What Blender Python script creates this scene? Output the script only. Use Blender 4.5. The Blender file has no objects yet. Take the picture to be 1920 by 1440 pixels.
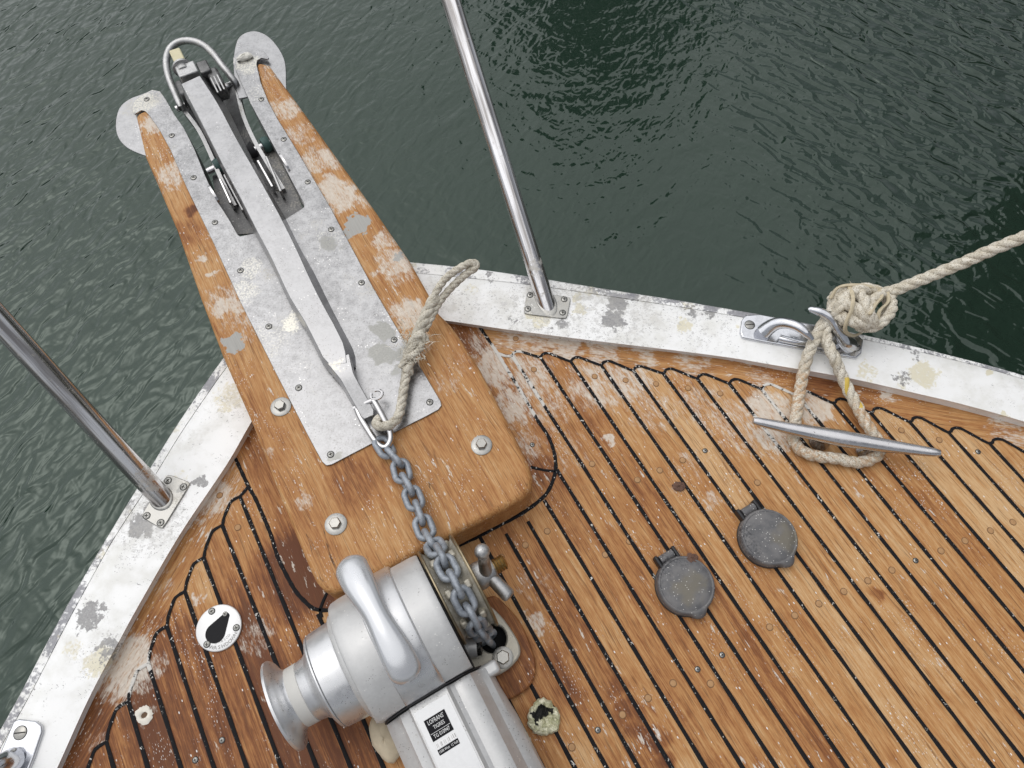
import bpy, bmesh, math, random
import numpy as np
from mathutils import Vector, Matrix, Quaternion

random.seed(7)
S = bpy.context.scene
C = S.collection

# ------------------------------------------------------------------ camera
FPX, HZ, VPX, H = 1300.0, 2700.0, -740.0, 1.3
TH = math.atan(FPX / HZ)
cam_d = bpy.data.cameras.new('camera'); cam = bpy.data.objects.new('camera', cam_d); C.objects.link(cam)
cam.location = (0, 0, H); cam.rotation_euler = (TH, 0, 0)
cam_d.sensor_width = 36; cam_d.lens = FPX / 1920 * 36; cam_d.clip_end = 3000; cam_d.clip_start = 0.02
S.camera = cam

# ------------------------------------------------------------------ light
SUN = Vector((-0.34, 0.22, 0.91)).normalized()
world = bpy.data.worlds.new("World"); S.world = world; world.use_nodes = True
wn = world.node_tree; bg = wn.nodes['Background']
sky = wn.nodes.new('ShaderNodeTexSky'); sky.sky_type = 'NISHITA'; sky.sun_disc = False
sky.sun_elevation = math.asin(SUN.z); sky.sun_rotation = math.atan2(SUN.x, SUN.y)
sky.air_density = 1.0; sky.dust_density = 3.0; sky.ozone_density = 1.0
hs = wn.nodes.new('ShaderNodeHueSaturation'); hs.inputs['Saturation'].default_value = 0.22
wn.links.new(sky.outputs[0], hs.inputs['Color']); wn.links.new(hs.outputs[0], bg.inputs['Color'])
bg.inputs['Strength'].default_value = 0.10
sl = bpy.data.lights.new('sun', 'SUN'); sl.energy = 1.55; sl.angle = math.radians(112); sl.color = (1, .995, .985)
so = bpy.data.objects.new('sun', sl); C.objects.link(so)
so.rotation_euler = (-SUN).to_track_quat('-Z', 'Y').to_euler()
S.view_settings.view_transform = 'Standard'; S.view_settings.look = 'None'
S.view_settings.exposure = 0.13; S.view_settings.gamma = 1.0
S.cycles.max_bounces = 8
S.cycles.use_denoising = True

# ------------------------------------------------------------------ coordinates
_R = Vector((1, 0, 0)); _U = Vector((0, math.cos(TH), math.sin(TH))); _F = Vector((0, math.sin(TH), -math.cos(TH)))
ZR = .027
def P(x, y, z=0.0):
    d = (x - 960) * _R + (720 - y) * _U + FPX * _F
    return Vector((0, 0, H)) + d * ((z - H) / d.z)
EU = ((VPX - 960) * _R + HZ * _U + FPX * _F).normalized()      # along the boat, forward
EV = Vector((EU.y, -EU.x, 0))                                    # to starboard
EZ = Vector((0, 0, 1))
ANG = math.atan2(EU.y, EU.x)
def UV(u, v, z=0.0): return EU * u + EV * v + EZ * z
def uv(x, y, z=0.0):
    p = P(x, y, z); return p.dot(EU), p.dot(EV)
def PL(pts, z=0.0): return [P(p[0], p[1], p[2] if len(p) > 2 else z) for p in pts]

def crom(pts, step):
    """points along a Catmull-Rom curve about every step metres"""
    pts = [Vector(p) for p in pts]
    q = [2 * pts[0] - pts[1]] + pts + [2 * pts[-1] - pts[-2]]
    out = []
    for i in range(1, len(q) - 2):
        a, b, c, d = q[i - 1:i + 3]
        n = max(1, int(round((c - b).length / step)))
        for k in range(n):
            t = k / n
            out.append(0.5 * ((2 * b) + (c - a) * t + (2 * a - 5 * b + 4 * c - d) * t * t + (3 * b - a - 3 * c + d) * t ** 3))
    out.append(pts[-1]); return out
def resample(pts, n):
    L = [0]
    for a, b in zip(pts, pts[1:]): L.append(L[-1] + (b - a).length)
    out = []; j = 0
    for k in range(n):
        s = L[-1] * k / (n - 1)
        while j < len(L) - 2 and L[j + 1] < s: j += 1
        t = (s - L[j]) / max(1e-9, L[j + 1] - L[j])
        out.append(pts[j].lerp(pts[j + 1], min(1, max(0, t))))
    return out

# ------------------------------------------------------------------ mesh collecting
class G:
    def __init__(s): s.v = []; s.f = []; s.a = []
    def add(s, vs, fs, tone=0.0):
        o = len(s.v); s.v += [Vector(x) for x in vs]; s.f += [tuple(i + o for i in f) for f in fs]; s.a += [tone] * len(fs); return s
    def prism(s, pts, z0, z1, tone=0.0):
        n = len(pts)
        ar = sum(pts[i].x * pts[(i + 1) % n].y - pts[(i + 1) % n].x * pts[i].y for i in range(n))
        if ar < 0: pts = pts[::-1]
        vs = [Vector((p.x, p.y, z0)) for p in pts] + [Vector((p.x, p.y, z1)) for p in pts]
        fs = [tuple(range(n))[::-1], tuple(range(n, 2 * n))] + [(i, (i + 1) % n, n + (i + 1) % n, n + i) for i in range(n)]
        return s.add(vs, fs, tone)
    def slab(s, pts, th):
        """polygon in space thickened straight down"""
        n = len(pts)
        ar = sum(pts[i].x * pts[(i + 1) % n].y - pts[(i + 1) % n].x * pts[i].y for i in range(n))
        if ar < 0: pts = pts[::-1]
        vs = [p - EZ * th for p in pts] + list(pts)
        fs = [tuple(range(n))[::-1], tuple(range(n, 2 * n))] + [(i, (i + 1) % n, n + (i + 1) % n, n + i) for i in range(n)]
        return s.add(vs, fs)
    def sheet(s, pts, z=None, tone=0.0):
        n = len(pts)
        ar = sum(pts[i].x * pts[(i + 1) % n].y - pts[(i + 1) % n].x * pts[i].y for i in range(n))
        if ar < 0: pts = pts[::-1]
        return s.add([Vector((p.x, p.y, p.z if z is None else z)) for p in pts], [tuple(range(n))], tone)
    def rings(s, rs, close=True, caps=True):
        n = len(rs[0]); vs = [p for r in rs for p in r]; fs = []
        for i in range(len(rs) - 1):
            for k in range(n if close else n - 1):
                a = i * n + k; b = i * n + (k + 1) % n
                fs.append((a, b, b + n, a + n))
        if caps and close:
            fs.append(tuple(range(n))[::-1]); fs.append(tuple(range((len(rs) - 1) * n, len(rs) * n)))
        return s.add(vs, fs)
    def tube(s, path, r, n=12, caps=True, flat=1.0, closed=False):
        m = len(path); rs = []
        if not hasattr(r, '__len__'): r = [r] * m
        up = None
        for i, p in enumerate(path):
            if closed: t = (path[(i + 1) % m] - path[i - 1]).normalized()
            else: t = (path[min(i + 1, m - 1)] - path[max(i - 1, 0)]).normalized()
            if up is None:
                up = EZ if abs(t.z) < .9 else Vector((1, 0, 0))
            x = up.cross(t)
            if x.length < 1e-6: x = Vector((1, 0, 0)).cross(t)
            x.normalize(); y = t.cross(x); up = y
            rs.append([p + x * r[i] * math.cos(2 * math.pi * k / n) + y * r[i] * flat * math.sin(2 * math.pi * k / n) for k in range(n)])
        if closed: rs.append(rs[0])
        return s.rings(rs, True, caps and not closed)
    def lathe(s, o, ax, prof, n=40, caps=True):
        ax = ax.normalized(); x = ax.orthogonal().normalized(); y = ax.cross(x)
        return s.rings([[o + ax * t + (x * math.cos(2 * math.pi * k / n) + y * math.sin(2 * math.pi * k / n)) * r for k in range(n)] for t, r in prof], True, caps)
    def box(s, c, ax, ay, az, d):
        v = [c + ax * (i * d[0] / 2) + ay * (j * d[1] / 2) + az * (k * d[2] / 2) for i in (-1, 1) for j in (-1, 1) for k in (-1, 1)]
        return s.add(v, [(0, 1, 3, 2), (4, 6, 7, 5), (0, 4, 5, 1), (2, 3, 7, 6), (0, 2, 6, 4), (1, 5, 7, 3)])
    def ball(s, c, rx, ry, rz, n=16, m=10, ax=None, jit=0.0):
        ax = ax or (Vector((1, 0, 0)), Vector((0, 1, 0)), EZ); rs = []
        rnd = random.Random(int(c.x * 1e4) ^ int(c.y * 1e4))
        for i in range(m + 1):
            a = -math.pi / 2 + math.pi * i / m; cr = max(1e-3, math.cos(a))
            rs.append([c + ax[0] * (rx * cr * math.cos(2 * math.pi * k / n)) * (1 + jit * rnd.uniform(-1, 1)) + ax[1] * (ry * cr * math.sin(2 * math.pi * k / n)) * (1 + jit * rnd.uniform(-1, 1)) + ax[2] * (rz * math.sin(a)) * (1 + jit * rnd.uniform(-1, 1)) for k in range(n)])
        return s.rings(rs)

MW = {}
def link(name, g, mat, parent=None, smooth=40, bevel=0, seg=2, recalc=True, kind=None, label=None):
    me = bpy.data.meshes.new(name)
    m = MW.get(parent.name) if parent else Matrix.Identity(4)
    inv = m.inverted()
    me.from_pydata([inv @ v for v in g.v], [], g.f)
    me.materials.append(mat)
    if any(g.a):
        at = me.attributes.new('tone', 'FLOAT', 'FACE'); at.data.foreach_set('value', np.array(g.a, dtype=np.float32))
    if recalc:
        bm = bmesh.new(); bm.from_mesh(me); bmesh.ops.recalc_face_normals(bm, faces=bm.faces); bm.to_mesh(me); bm.free()
    if smooth:
        me.polygons.foreach_set('use_smooth', [True] * len(me.polygons))
        me.set_sharp_from_angle(angle=math.radians(smooth))
    me.update()
    o = bpy.data.objects.new(name, me); C.objects.link(o)
    if parent: o.parent = parent
    MW[o.name] = m
    if bevel:
        b = o.modifiers.new('bevel', 'BEVEL'); b.width = bevel; b.segments = seg; b.limit_method = 'ANGLE'; b.angle_limit = math.radians(40)
    if kind: o['kind'] = kind
    if label: o['label'] = label
    return o
def root(name, loc, rz, label=None, cat=None, group=None, kind=None):
    o = bpy.data.objects.new(name, None); C.objects.link(o)
    o.location = loc; o.rotation_euler = (0, 0, rz); o.empty_display_size = .05
    MW[o.name] = Matrix.Translation(loc) @ Matrix.Rotation(rz, 4, 'Z')
    if label: o['label'] = label
    if cat: o['category'] = cat
    if group: o['group'] = group
    if kind: o['kind'] = kind
    return o
def tag(o, label, cat, group=None):
    o['label'] = label; o['category'] = cat
    if group: o['group'] = group
    return o
def dup(o, loc, parent=None):
    c = o.copy(); C.objects.link(c); c.location = loc
    if parent: c.parent = parent
    return c

# ------------------------------------------------------------------ materials
class N:
    """small helper round a node tree"""
    def __init__(s, name):
        s.m = bpy.data.materials.new(name); s.m.use_nodes = True; s.t = s.m.node_tree
        s.b = s.t.nodes['Principled BSDF']
        s.pos = s.n('ShaderNodeNewGeometry').outputs['Position']
    def n(s, t, **k):
        x = s.t.nodes.new(t)
        for a, b in k.items(): setattr(x, a, b)
        return x
    def L(s, a, b): s.t.links.new(a, b)
    def put(s, sock, val):
        if hasattr(val, 'is_linked') or isinstance(val, bpy.types.NodeSocket): s.L(val, sock)
        else: sock.default_value = val
    def math(s, op, a, b=0.0, clamp=False):
        x = s.n('ShaderNodeMath', operation=op, use_clamp=clamp); s.put(x.inputs[0], a); s.put(x.inputs[1], b); return x.outputs[0]
    def noise(s, vec, scale, detail=4, rough=.55, dist=0.0):
        x = s.n('ShaderNodeTexNoise'); s.L(vec, x.inputs['Vector'])
        x.inputs['Scale'].default_value = scale; x.inputs['Detail'].default_value = detail; x.inputs['Roughness'].default_value = rough; x.inputs['Distortion'].default_value = dist
        return x.outputs['Fac']
    def voro(s, vec, scale, feature='F1', rnd=1.0):
        x = s.n('ShaderNodeTexVoronoi', feature=feature); s.L(vec, x.inputs['Vector']); x.inputs['Scale'].default_value = scale; x.inputs['Randomness'].default_value = rnd
        return x.outputs['Distance']
    def map(s, vec, rot=(0, 0, 0), scale=(1, 1, 1), loc=(0, 0, 0)):
        x = s.n('ShaderNodeMapping'); s.L(vec, x.inputs['Vector'])
        x.inputs['Rotation'].default_value = rot; x.inputs['Scale'].default_value = scale; x.inputs['Location'].default_value = loc
        return x.outputs[0]
    def ramp(s, v, a, b, lo=0.0, hi=1.0, smooth=True):
        x = s.n('ShaderNodeMapRange', interpolation_type='SMOOTHSTEP' if smooth else 'LINEAR'); s.put(x.inputs['Value'], v)
        x.inputs['From Min'].default_value = a; x.inputs['From Max'].default_value = b; x.inputs['To Min'].default_value = lo; x.inputs['To Max'].default_value = hi
        return x.outputs[0]
    def mix(s, f, a, b, mode='MIX'):
        x = s.n('ShaderNodeMix', data_type='RGBA', blend_type=mode, clamp_factor=True)
        s.put(x.inputs[0], f)
        for sock, v in ((x.inputs[6], a), (x.inputs[7], b)):
            if isinstance(v, tuple): sock.default_value = (*v[:3], 1)
            else: s.L(v, sock)
        return x.outputs[2]
    def spots(s, lst, z=0.0, dist=.012, scale=45):
        """largest of several soft round masks at places on the surface, their outline broken by noise"""
        x = s.n('ShaderNodeTexNoise'); s.L(s.pos, x.inputs['Vector']); x.inputs['Scale'].default_value = scale; x.inputs['Detail'].default_value = 4
        sub = s.n('ShaderNodeVectorMath', operation='SUBTRACT'); s.L(x.outputs['Color'], sub.inputs[0]); sub.inputs[1].default_value = (.5, .5, .5)
        sc = s.n('ShaderNodeVectorMath', operation='SCALE'); s.L(sub.outputs[0], sc.inputs[0]); sc.inputs['Scale'].default_value = dist * 4
        ad = s.n('ShaderNodeVectorMath', operation='ADD'); s.L(s.pos, ad.inputs[0]); s.L(sc.outputs[0], ad.inputs[1])
        out = None
        for it in lst:
            px_, py_, r = it[:3]; k = it[3] if len(it) > 3 else 1.0
            c = P(px_, py_, z); r = r / 1300 * (P(px_, py_, z) - Vector((0, 0, H))).length
            d = s.n('ShaderNodeVectorMath', operation='DISTANCE'); s.L(ad.outputs[0], d.inputs[0]); d.inputs[1].default_value = c
            q = s.ramp(d.outputs['Value'], r * 1.25, r * .45, 0.0, k)
            out = q if out is None else s.math('MAXIMUM', out, q)
        return out
    def bump(s, h, st=.3, dist=.002, base=None):
        x = s.n('ShaderNodeBump'); s.L(h, x.inputs['Height']); x.inputs['Strength'].default_value = st; x.inputs['Distance'].default_value = dist
        if base: s.L(base, x.inputs['Normal'])
        return x.outputs[0]
    def done(s, col, rough=.5, metal=0.0, normal=None, spec=None, ior=None):
        if isinstance(col, tuple): s.b.inputs['Base Color'].default_value = (*col, 1)
        else: s.L(col, s.b.inputs['Base Color'])
        s.put(s.b.inputs['Roughness'], rough); s.put(s.b.inputs['Metallic'], metal)
        if normal: s.L(normal, s.b.inputs['Normal'])
        if spec is not None: s.b.inputs['Specular IOR Level'].default_value = spec
        if ior is not None: s.b.inputs['IOR'].default_value = ior
        return s.m

def wood(name, ang, white=(), red=(), grey=(), tone0=.68, scuff=.5, z=0.0, light=1.0, crack=0.0):
    k = N(name)
    rot = k.n('ShaderNodeVectorRotate', rotation_type='Z_AXIS'); k.L(k.pos, rot.inputs['Vector']); rot.inputs['Angle'].default_value = -ang
    at = k.n('ShaderNodeAttribute', attribute_name='tone'); tn = at.outputs['Fac']
    off = k.n('ShaderNodeVectorMath', operation='SCALE'); off.inputs[0].default_value = (13.1, 7.7, 31.3); k.L(tn, off.inputs['Scale'])
    ad = k.n('ShaderNodeVectorMath', operation='ADD'); k.L(rot.outputs[0], ad.inputs[0]); k.L(off.outputs[0], ad.inputs[1])
    v = ad.outputs[0]
    # slow wander of the grain
    wob = k.noise(k.map(v, scale=(2.2, 9, 9)), 1.0, 2)
    sh = k.n('ShaderNodeCombineXYZ'); k.L(k.math('MULTIPLY', k.math('SUBTRACT', wob, .5), .03), sh.inputs[1])
    ad2 = k.n('ShaderNodeVectorMath', operation='ADD'); k.L(v, ad2.inputs[0]); k.L(sh.outputs[0], ad2.inputs[1]); v = ad2.outputs[0]
    g1 = k.noise(k.map(v, scale=(2.5, 75, 75)), 1.0, 4, .6)
    g2 = k.noise(k.map(v, scale=(14, 420, 420)), 1.0, 3, .6)
    g3 = k.noise(k.map(v, scale=(30, 170, 170)), 1.0, 3, .7)
    blot = k.noise(k.pos, 9, 3, .6)
    t = k.math('ADD', k.math('MULTIPLY', tn, .6), tone0 - .37)
    t = k.math('ADD', t, k.math('MULTIPLY', k.math('SUBTRACT', g1, .5), .75))
    t = k.math('ADD', t, k.math('MULTIPLY', k.math('SUBTRACT', g3, .5), .8))
    g6 = k.noise(k.map(v, scale=(9, 650, 650), loc=(2, 5, 7)), 1.0, 2, .6)
    t = k.math('ADD', t, k.math('MULTIPLY', k.math('SUBTRACT', g6, .5), .75))
    t = k.math('ADD', t, k.math('MULTIPLY', k.math('SUBTRACT', blot, .5), .5))
    if red:
        t = k.math('SUBTRACT', t, k.math('MULTIPLY', k.spots(red, z, .03, 9), .6))
    cr = k.n('ShaderNodeValToRGB'); k.L(t, cr.inputs[0]); e = cr.color_ramp.elements
    e[0].position = .05; e[0].color = (.12, .038, .012, 1)
    e[1].position = 1.0; e[1].color = (.58 * light, .375 * light, .19 * light, 1)
    for p, c in ((.28, (.23, .084, .025)), (.48, (.37, .165, .054)), (.70, (.465 * light, .243 * light, .092 * light))):
        q = e.new(p); q.color = (*c, 1)
    col = cr.outputs[0]
    # fine dark pores along the grain
    por = k.ramp(g2, .45, .33)
    col = k.mix(k.math('MULTIPLY', por, .62), col, (.13, .055, .02))
    if crack:
        g5 = k.noise(k.map(v, scale=(3, 55, 55), loc=(3, 1, 2)), 1.0, 2, .5)
        ck = k.ramp(k.math('ABSOLUTE', k.math('SUBTRACT', g5, .5)), .012, .0)
        ck = k.math('MULTIPLY', ck, k.ramp(k.noise(k.map(v, scale=(4, 14, 14), loc=(8, 3, 1)), 1.0, 2), .52, .62))
        col = k.mix(k.math('MULTIPLY', ck, crack), col, (.07, .03, .012))
    # scuffs: pale worn flakes drawn out along the grain
    f1 = k.noise(k.map(v, scale=(26, 120, 120), loc=(5, 2, 9)), 1.0, 4, .65)
    f2 = k.noise(k.pos, 7, 2)
    sc = k.ramp(k.math('ADD', f1, k.math('MULTIPLY', k.math('SUBTRACT', f2, .5), .35)), .70 - .09 * scuff, .76 - .09 * scuff)
    if white:
        w = k.spots(white, z, .018, 38)
        f3 = k.noise(k.map(v, scale=(35, 95, 95), loc=(1, 7, 3)), 1.0, 5, .7)
        f4 = k.noise(k.map(v, scale=(90, 330, 330), loc=(4, 4, 1)), 1.0, 3, .7)
        ww = k.ramp(k.math('ADD', k.math('MULTIPLY', w, .97), k.math('ADD', k.math('MULTIPLY', k.math('SUBTRACT', f3, .5), 2.1), k.math('MULTIPLY', k.math('SUBTRACT', f4, .5), 1.7))), .30, 1.08)
        sc = k.math('MAXIMUM', sc, k.math('MULTIPLY', ww, k.ramp(w, .02, .25)))
    wc = k.mix(k.noise(k.pos, 120, 3), (.52, .45, .36), (.78, .75, .69))
    col = k.mix(k.math('MULTIPLY', sc, .82), col, wc)
    # flecks of paint
    fl = k.ramp(k.voro(k.map(v, scale=(.6, 1.4, 1)), 95), .15, .10)
    fl = k.math('MULTIPLY', fl, k.ramp(k.noise(k.pos, 13, 2), .50, .60))
    fb = k.ramp(k.voro(k.map(v, scale=(.5, 1.5, 1), loc=(2, 3, 1)), 260), .24, .15)
    fb = k.math('MULTIPLY', fb, k.ramp(k.noise(k.map(v, scale=(6, 14, 14), loc=(4, 4, 4)), 1.0, 3, .65), .53, .64))
    fl = k.math('MAXIMUM', fl, k.math('MULTIPLY', fb, .75))
    col = k.mix(fl, col, (.78, .76, .72))
    if grey:
        gm = k.spots(grey, z, .012, 60)
        gm = k.ramp(k.math('ADD', gm, k.math('MULTIPLY', k.math('SUBTRACT', k.noise(k.pos, 160, 3), .5), .5)), .4, .6)
        col = k.mix(gm, col, k.mix(g2, (.30, .29, .27), (.46, .45, .42)))
    hgt = k.math('ADD', k.math('MULTIPLY', g2, .6), k.math('ADD', g3, k.math('MULTIPLY', sc, -.5)))
    return k.done(col, .62, 0, k.bump(hgt, .35, .0012), spec=.35)

def metal(name, col, rough=.4, mott=.25, dirt=0.0, scale=60, dark=(), cream=(), z=0.1, metallic=1.0, speck=0.0, dcol=(.16, .16, .155), bmp=.12):
    k = N(name)
    n1 = k.noise(k.pos, scale, 5, .65); n2 = k.noise(k.pos, scale * 4, 4, .7); n3 = k.noise(k.pos, scale * .2, 3)
    m = k.math('ADD', k.math('MULTIPLY', n1, .5), k.math('ADD', k.math('MULTIPLY', n2, .25), k.math('MULTIPLY', n3, .25)))
    c = k.mix(k.ramp(m, .32, .68), tuple(x * (1 - mott) for x in col), tuple(min(1, x * (1 + mott * .45)) for x in col))
    rr = k.ramp(m, .3, .7, max(.05, rough - .12), rough + .12)
    mt = metallic
    if dirt:
        d = k.ramp(k.math('ADD', k.math('MULTIPLY', n3, .6), k.math('MULTIPLY', n2, .4)), .62 - dirt * .2, .72 - dirt * .2)
        c = k.mix(k.math('MULTIPLY', d, .75), c, (.42, .40, .35))
        mt = k.ramp(d, 0, 1, metallic, metallic * .3)
    if speck:
        v = k.ramp(k.voro(k.pos, 240), .24, .15); v = k.math('MULTIPLY', v, k.ramp(k.noise(k.pos, 30, 2), .60 - speck * .16, .68 - speck * .16))
        c = k.mix(k.math('MULTIPLY', v, .8), c, (.17, .16, .15))
        v2 = k.ramp(k.voro(k.map(k.pos, loc=(3, 1, 2)), 170), .22, .15); v2 = k.math('MULTIPLY', v2, k.ramp(k.noise(k.map(k.pos, loc=(5, 0, 0)), 25, 2), .58, .64))
        c = k.mix(k.math('MULTIPLY', v2, .8), c, (.80, .79, .76))
    if cream:
        w = k.spots(cream, z, .012, 50)
        w = k.ramp(k.math('ADD', w, k.math('MULTIPLY', k.math('SUBTRACT', n2, .5), 1.6)), .45, .9)
        c = k.mix(k.math('MULTIPLY', w, .75), c, (.62, .60, .52)); 
    if dark:
        w = k.spots(dark, z, .014, 42)
        w = k.ramp(k.math('ADD', w, k.math('MULTIPLY', k.math('SUBTRACT', n2, .5), .9)), .4, .62)
        c = k.mix(k.math('MULTIPLY', w, .85), c, k.mix(n2, dcol, tuple(x * 2.1 for x in dcol)))
    return k.done(c, rr, mt, k.bump(m, bmp, .0012) if bmp else None)

def plain(name, col, rough=.5, var=.2, scale=80, spec=.5, bump=.1):
    k = N(name); n = k.noise(k.pos, scale, 4, .6)
    c = k.mix(n, tuple(x * (1 - var) for x in col), tuple(min(1, x * (1 + var)) for x in col))
    return k.done(c, rough, 0, k.bump(n, bump, .001), spec=spec)

def rail_paint(name, dirty=.0, z=.027):
    k = N(name)
    n1 = k.noise(k.pos, 22, 4, .6); n2 = k.noise(k.pos, 140, 4, .7); n3 = k.noise(k.pos, 5, 3)
    c = k.mix(k.ramp(n1, .4, .75), (.86, .86, .85), (.74, .735, .70))
    cream = k.spots([(995, 588, 22), (1080, 556, 14), (1015, 600, 28, .8), (1285, 610, 20), (1290, 572, 16, .8), (1732, 702, 30), (1690, 715, 18, .7), (1622, 692, 24, .8), (1882, 776, 10), (1860, 700, 9), (190, 1235, 32), (435, 745, 40, .8), (880, 540, 18, .6), (1110, 545, 18), (1090, 580, 22, .9), (1390, 612, 14, .7), (330, 900, 25, .6), (140, 1220, 20, .7)], z, .014, 50)
    cm = k.ramp(k.math('ADD', cream, k.math('MULTIPLY', k.math('SUBTRACT', n2, .5), 1.7)), .5, .95)
    c = k.mix(k.math('MULTIPLY', cm, .8), c, k.mix(n2, (.58, .52, .36), (.76, .71, .52)))
    # hairline scratches and small dark chips
    sp = k.math('MAXIMUM', k.ramp(k.voro(k.map(k.pos, rot=(0, 0, .9), scale=(1, 2.2, 1)), 150), .20, .11), k.ramp(k.noise(k.map(k.pos, rot=(0, 0, .4), scale=(1, 1.6, 1)), 170, 3, .65, .6), .62, .66))
    dn = k.spots([(1120, 560, 150, .9), (1000, 590, 80, .9), (860, 560, 80, .55), (1320, 600, 80, .6), (270, 970, 80), (330, 1000, 50, .7), (200, 1230, 60, .5), (430, 750, 60, .4)], z, .02, 12)
    sp = k.math('MULTIPLY', sp, k.ramp(k.math('ADD', k.noise(k.pos, 34, 3), k.math('MULTIPLY', dn, .26)), .54, .66))
    c = k.mix(k.math('MULTIPLY', sp, .85), c, (.20, .19, .19))
    grey = k.spots([(1155, 570, 24), (1150, 600, 26), (1185, 555, 14), (170, 1155, 27, .9), (265, 985, 26), (285, 955, 18), (205, 1215, 24, .8), (240, 1240, 24, .7), (1130, 540, 18, .7), (1050, 607, 16, .8), (1300, 585, 16, .8), (1715, 665, 15, .6), (1695, 708, 18, .6), (375, 905, 16, .9), (1330, 590, 16, .7), (1550, 640, 12, .8), (920, 515, 14, .7), (960, 600, 10, .6), (1040, 575, 14, .6)], z, .013, 60)
    gm = k.ramp(k.math('ADD', grey, k.math('MULTIPLY', k.math('SUBTRACT', n2, .5), 2.0)), .45, .72)
    c = k.mix(k.math('MULTIPLY', gm, .9), c, k.mix(k.noise(k.pos, 260, 3), (.085, .085, .095), (.40, .39, .38)))
    if dirty:
        d = k.math('ADD', k.math('MULTIPLY', k.noise(k.pos, 16, 4, .7), .7), k.math('MULTIPLY', n2, .45))
        c = k.mix(k.math('MULTIPLY', k.ramp(d, .545, .64), dirty), c, k.mix(k.noise(k.pos, 200, 3), (.10, .10, .12), (.34, .34, .36)))
        y = k.ramp(k.noise(k.map(k.pos, loc=(2, 2, 2)), 18, 4, .7), .60, .70)
        c = k.mix(k.math('MULTIPLY', y, .6), c, (.60, .54, .36))
    gr = k.ramp(k.math('ADD', k.math('MULTIPLY', k.noise(k.map(k.pos, loc=(7, 1, 0)), 11, 5, .7), .75), k.math('ADD', k.math('MULTIPLY', dn, .10), k.math('MULTIPLY', n2, .25))), .54, .74)
    c = k.mix(k.math('MULTIPLY', gr, .5), c, k.mix(n2, (.36, .35, .325), (.60, .57, .50)))
    fk = k.ramp(k.math('ADD', k.noise(k.map(k.pos, loc=(3, 9, 1)), 75, 5, .75), k.math('MULTIPLY', dn, .14)), .62, .70)
    c = k.mix(k.math('MULTIPLY', fk, .45), c, (.42, .41, .39))
    return k.done(c, k.ramp(n1, .3, .7, .28, .5), 0, k.bump(k.math('ADD', n2, k.math('MULTIPLY', gm, -1.0)), .18, .0012))

def rope_mat(name, a, b, stain=()):
    k = N(name)
    at = k.n('ShaderNodeAttribute', attribute_name='tone'); y = at.outputs['Fac']
    n1 = k.noise(k.pos, 60, 4, .6); n2 = k.noise(k.pos, 420, 3, .7)
    c = k.mix(k.ramp(n1, .35, .65), a, b)
    c = k.mix(k.ramp(n2, .50, .36), c, (.30, .25, .18))
    if stain:
        c = k.mix(k.math('MULTIPLY', k.spots(stain, .02, .01, 60), k.ramp(k.noise(k.pos, 130, 4, .7), .40, .62, 0, .75)), c, (.46, .27, .13))
    c = k.mix(k.ramp(y, .5, .6), c, (.62, .45, .10))
    return k.done(c, .85, 0, k.bump(n2, .5, .002), spec=.2)

teak = wood('deck teak', ANG, scuff=.55,
    white=[(1440, 770, 50), (1530, 765, 42), (1450, 820, 40), (930, 650, 40, .8), (975, 690, 40, .7), (1120, 720, 70, .75), (1180, 715, 60, .75), (1020, 760, 60, .6), (1230, 770, 60, .5), (1320, 760, 60, .55), (1400, 800, 70, .6), (1000, 700, 50, .8), (1140, 825, 12), (1290, 700, 50, .4), (230, 1262, 50), (285, 1250, 30, .7), (515, 935, 38, .9), (410, 935, 40, .5), (485, 1190, 32, .6), (1003, 1165, 26, .9), (1060, 840, 60, .35), (1330, 940, 20, .6), (1300, 870, 40, .4), (1000, 1100, 40, .4), (375, 1120, 12, .9), (270, 1340, 20, .5), (1390, 790, 45, .5), (1275, 912, 18, .4)],
    red=[(350, 1300, 170, .8), (560, 1380, 160, .75), (470, 1330, 140, .75), (620, 1420, 140, .5), (250, 1400, 120, .5), (540, 1080, 80, .7), (1020, 1290, 70, .45), (1165, 1300, 24, .4), (1190, 1345, 26, .6), (1218, 1392, 28, .7), (1250, 1440, 28, .7), (1358, 1425, 20, .5), (1380, 1460, 20, .5), (1000, 1380, 80, .4), (1640, 1113, 17, .8), (960, 1240, 60, .7)])
margin_teak = wood('margin teak', ANG, scuff=.9, tone0=.66, white=[(930, 690, 55), (965, 760, 45, .9), (990, 830, 40, .6), (910, 640, 40, .7), (480, 990, 30, .5)], red=[(545, 1060, 70, .85), (590, 1120, 60, .85), (880, 640, 40, .4), (1010, 890, 40, .3)])
_s = P(1400, 690) - P(900, 620); _p = P(250, 1170) - P(420, 890)
board_stbd = wood('starboard covering teak', math.atan2(_s.y, _s.x), scuff=.9, tone0=.74, white=[(1000, 640, 45, .8), (1060, 650, 40, .9), (1130, 660, 40, .8), (1210, 665, 30, .8), (1300, 680, 40, .7), (1420, 710, 30, .5), (1665, 745, 13), (1890, 815, 40, .6), (960, 630, 40, .7)], red=[(1530, 715, 40, .6), (1620, 745, 50, .3), (1450, 700, 40, .3)])
board_port = wood('port covering teak', math.atan2(_p.y, _p.x), scuff=.8, tone0=.74, white=[(240, 1250, 60), (410, 930, 40, .9), (370, 960, 25, .7), (430, 890, 30, .5), (300, 1100, 30, .4), (190, 1390, 20, .6)], red=[(170, 1400, 110, .7), (300, 1180, 50, .3), (240, 1330, 60, .5)])
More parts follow.
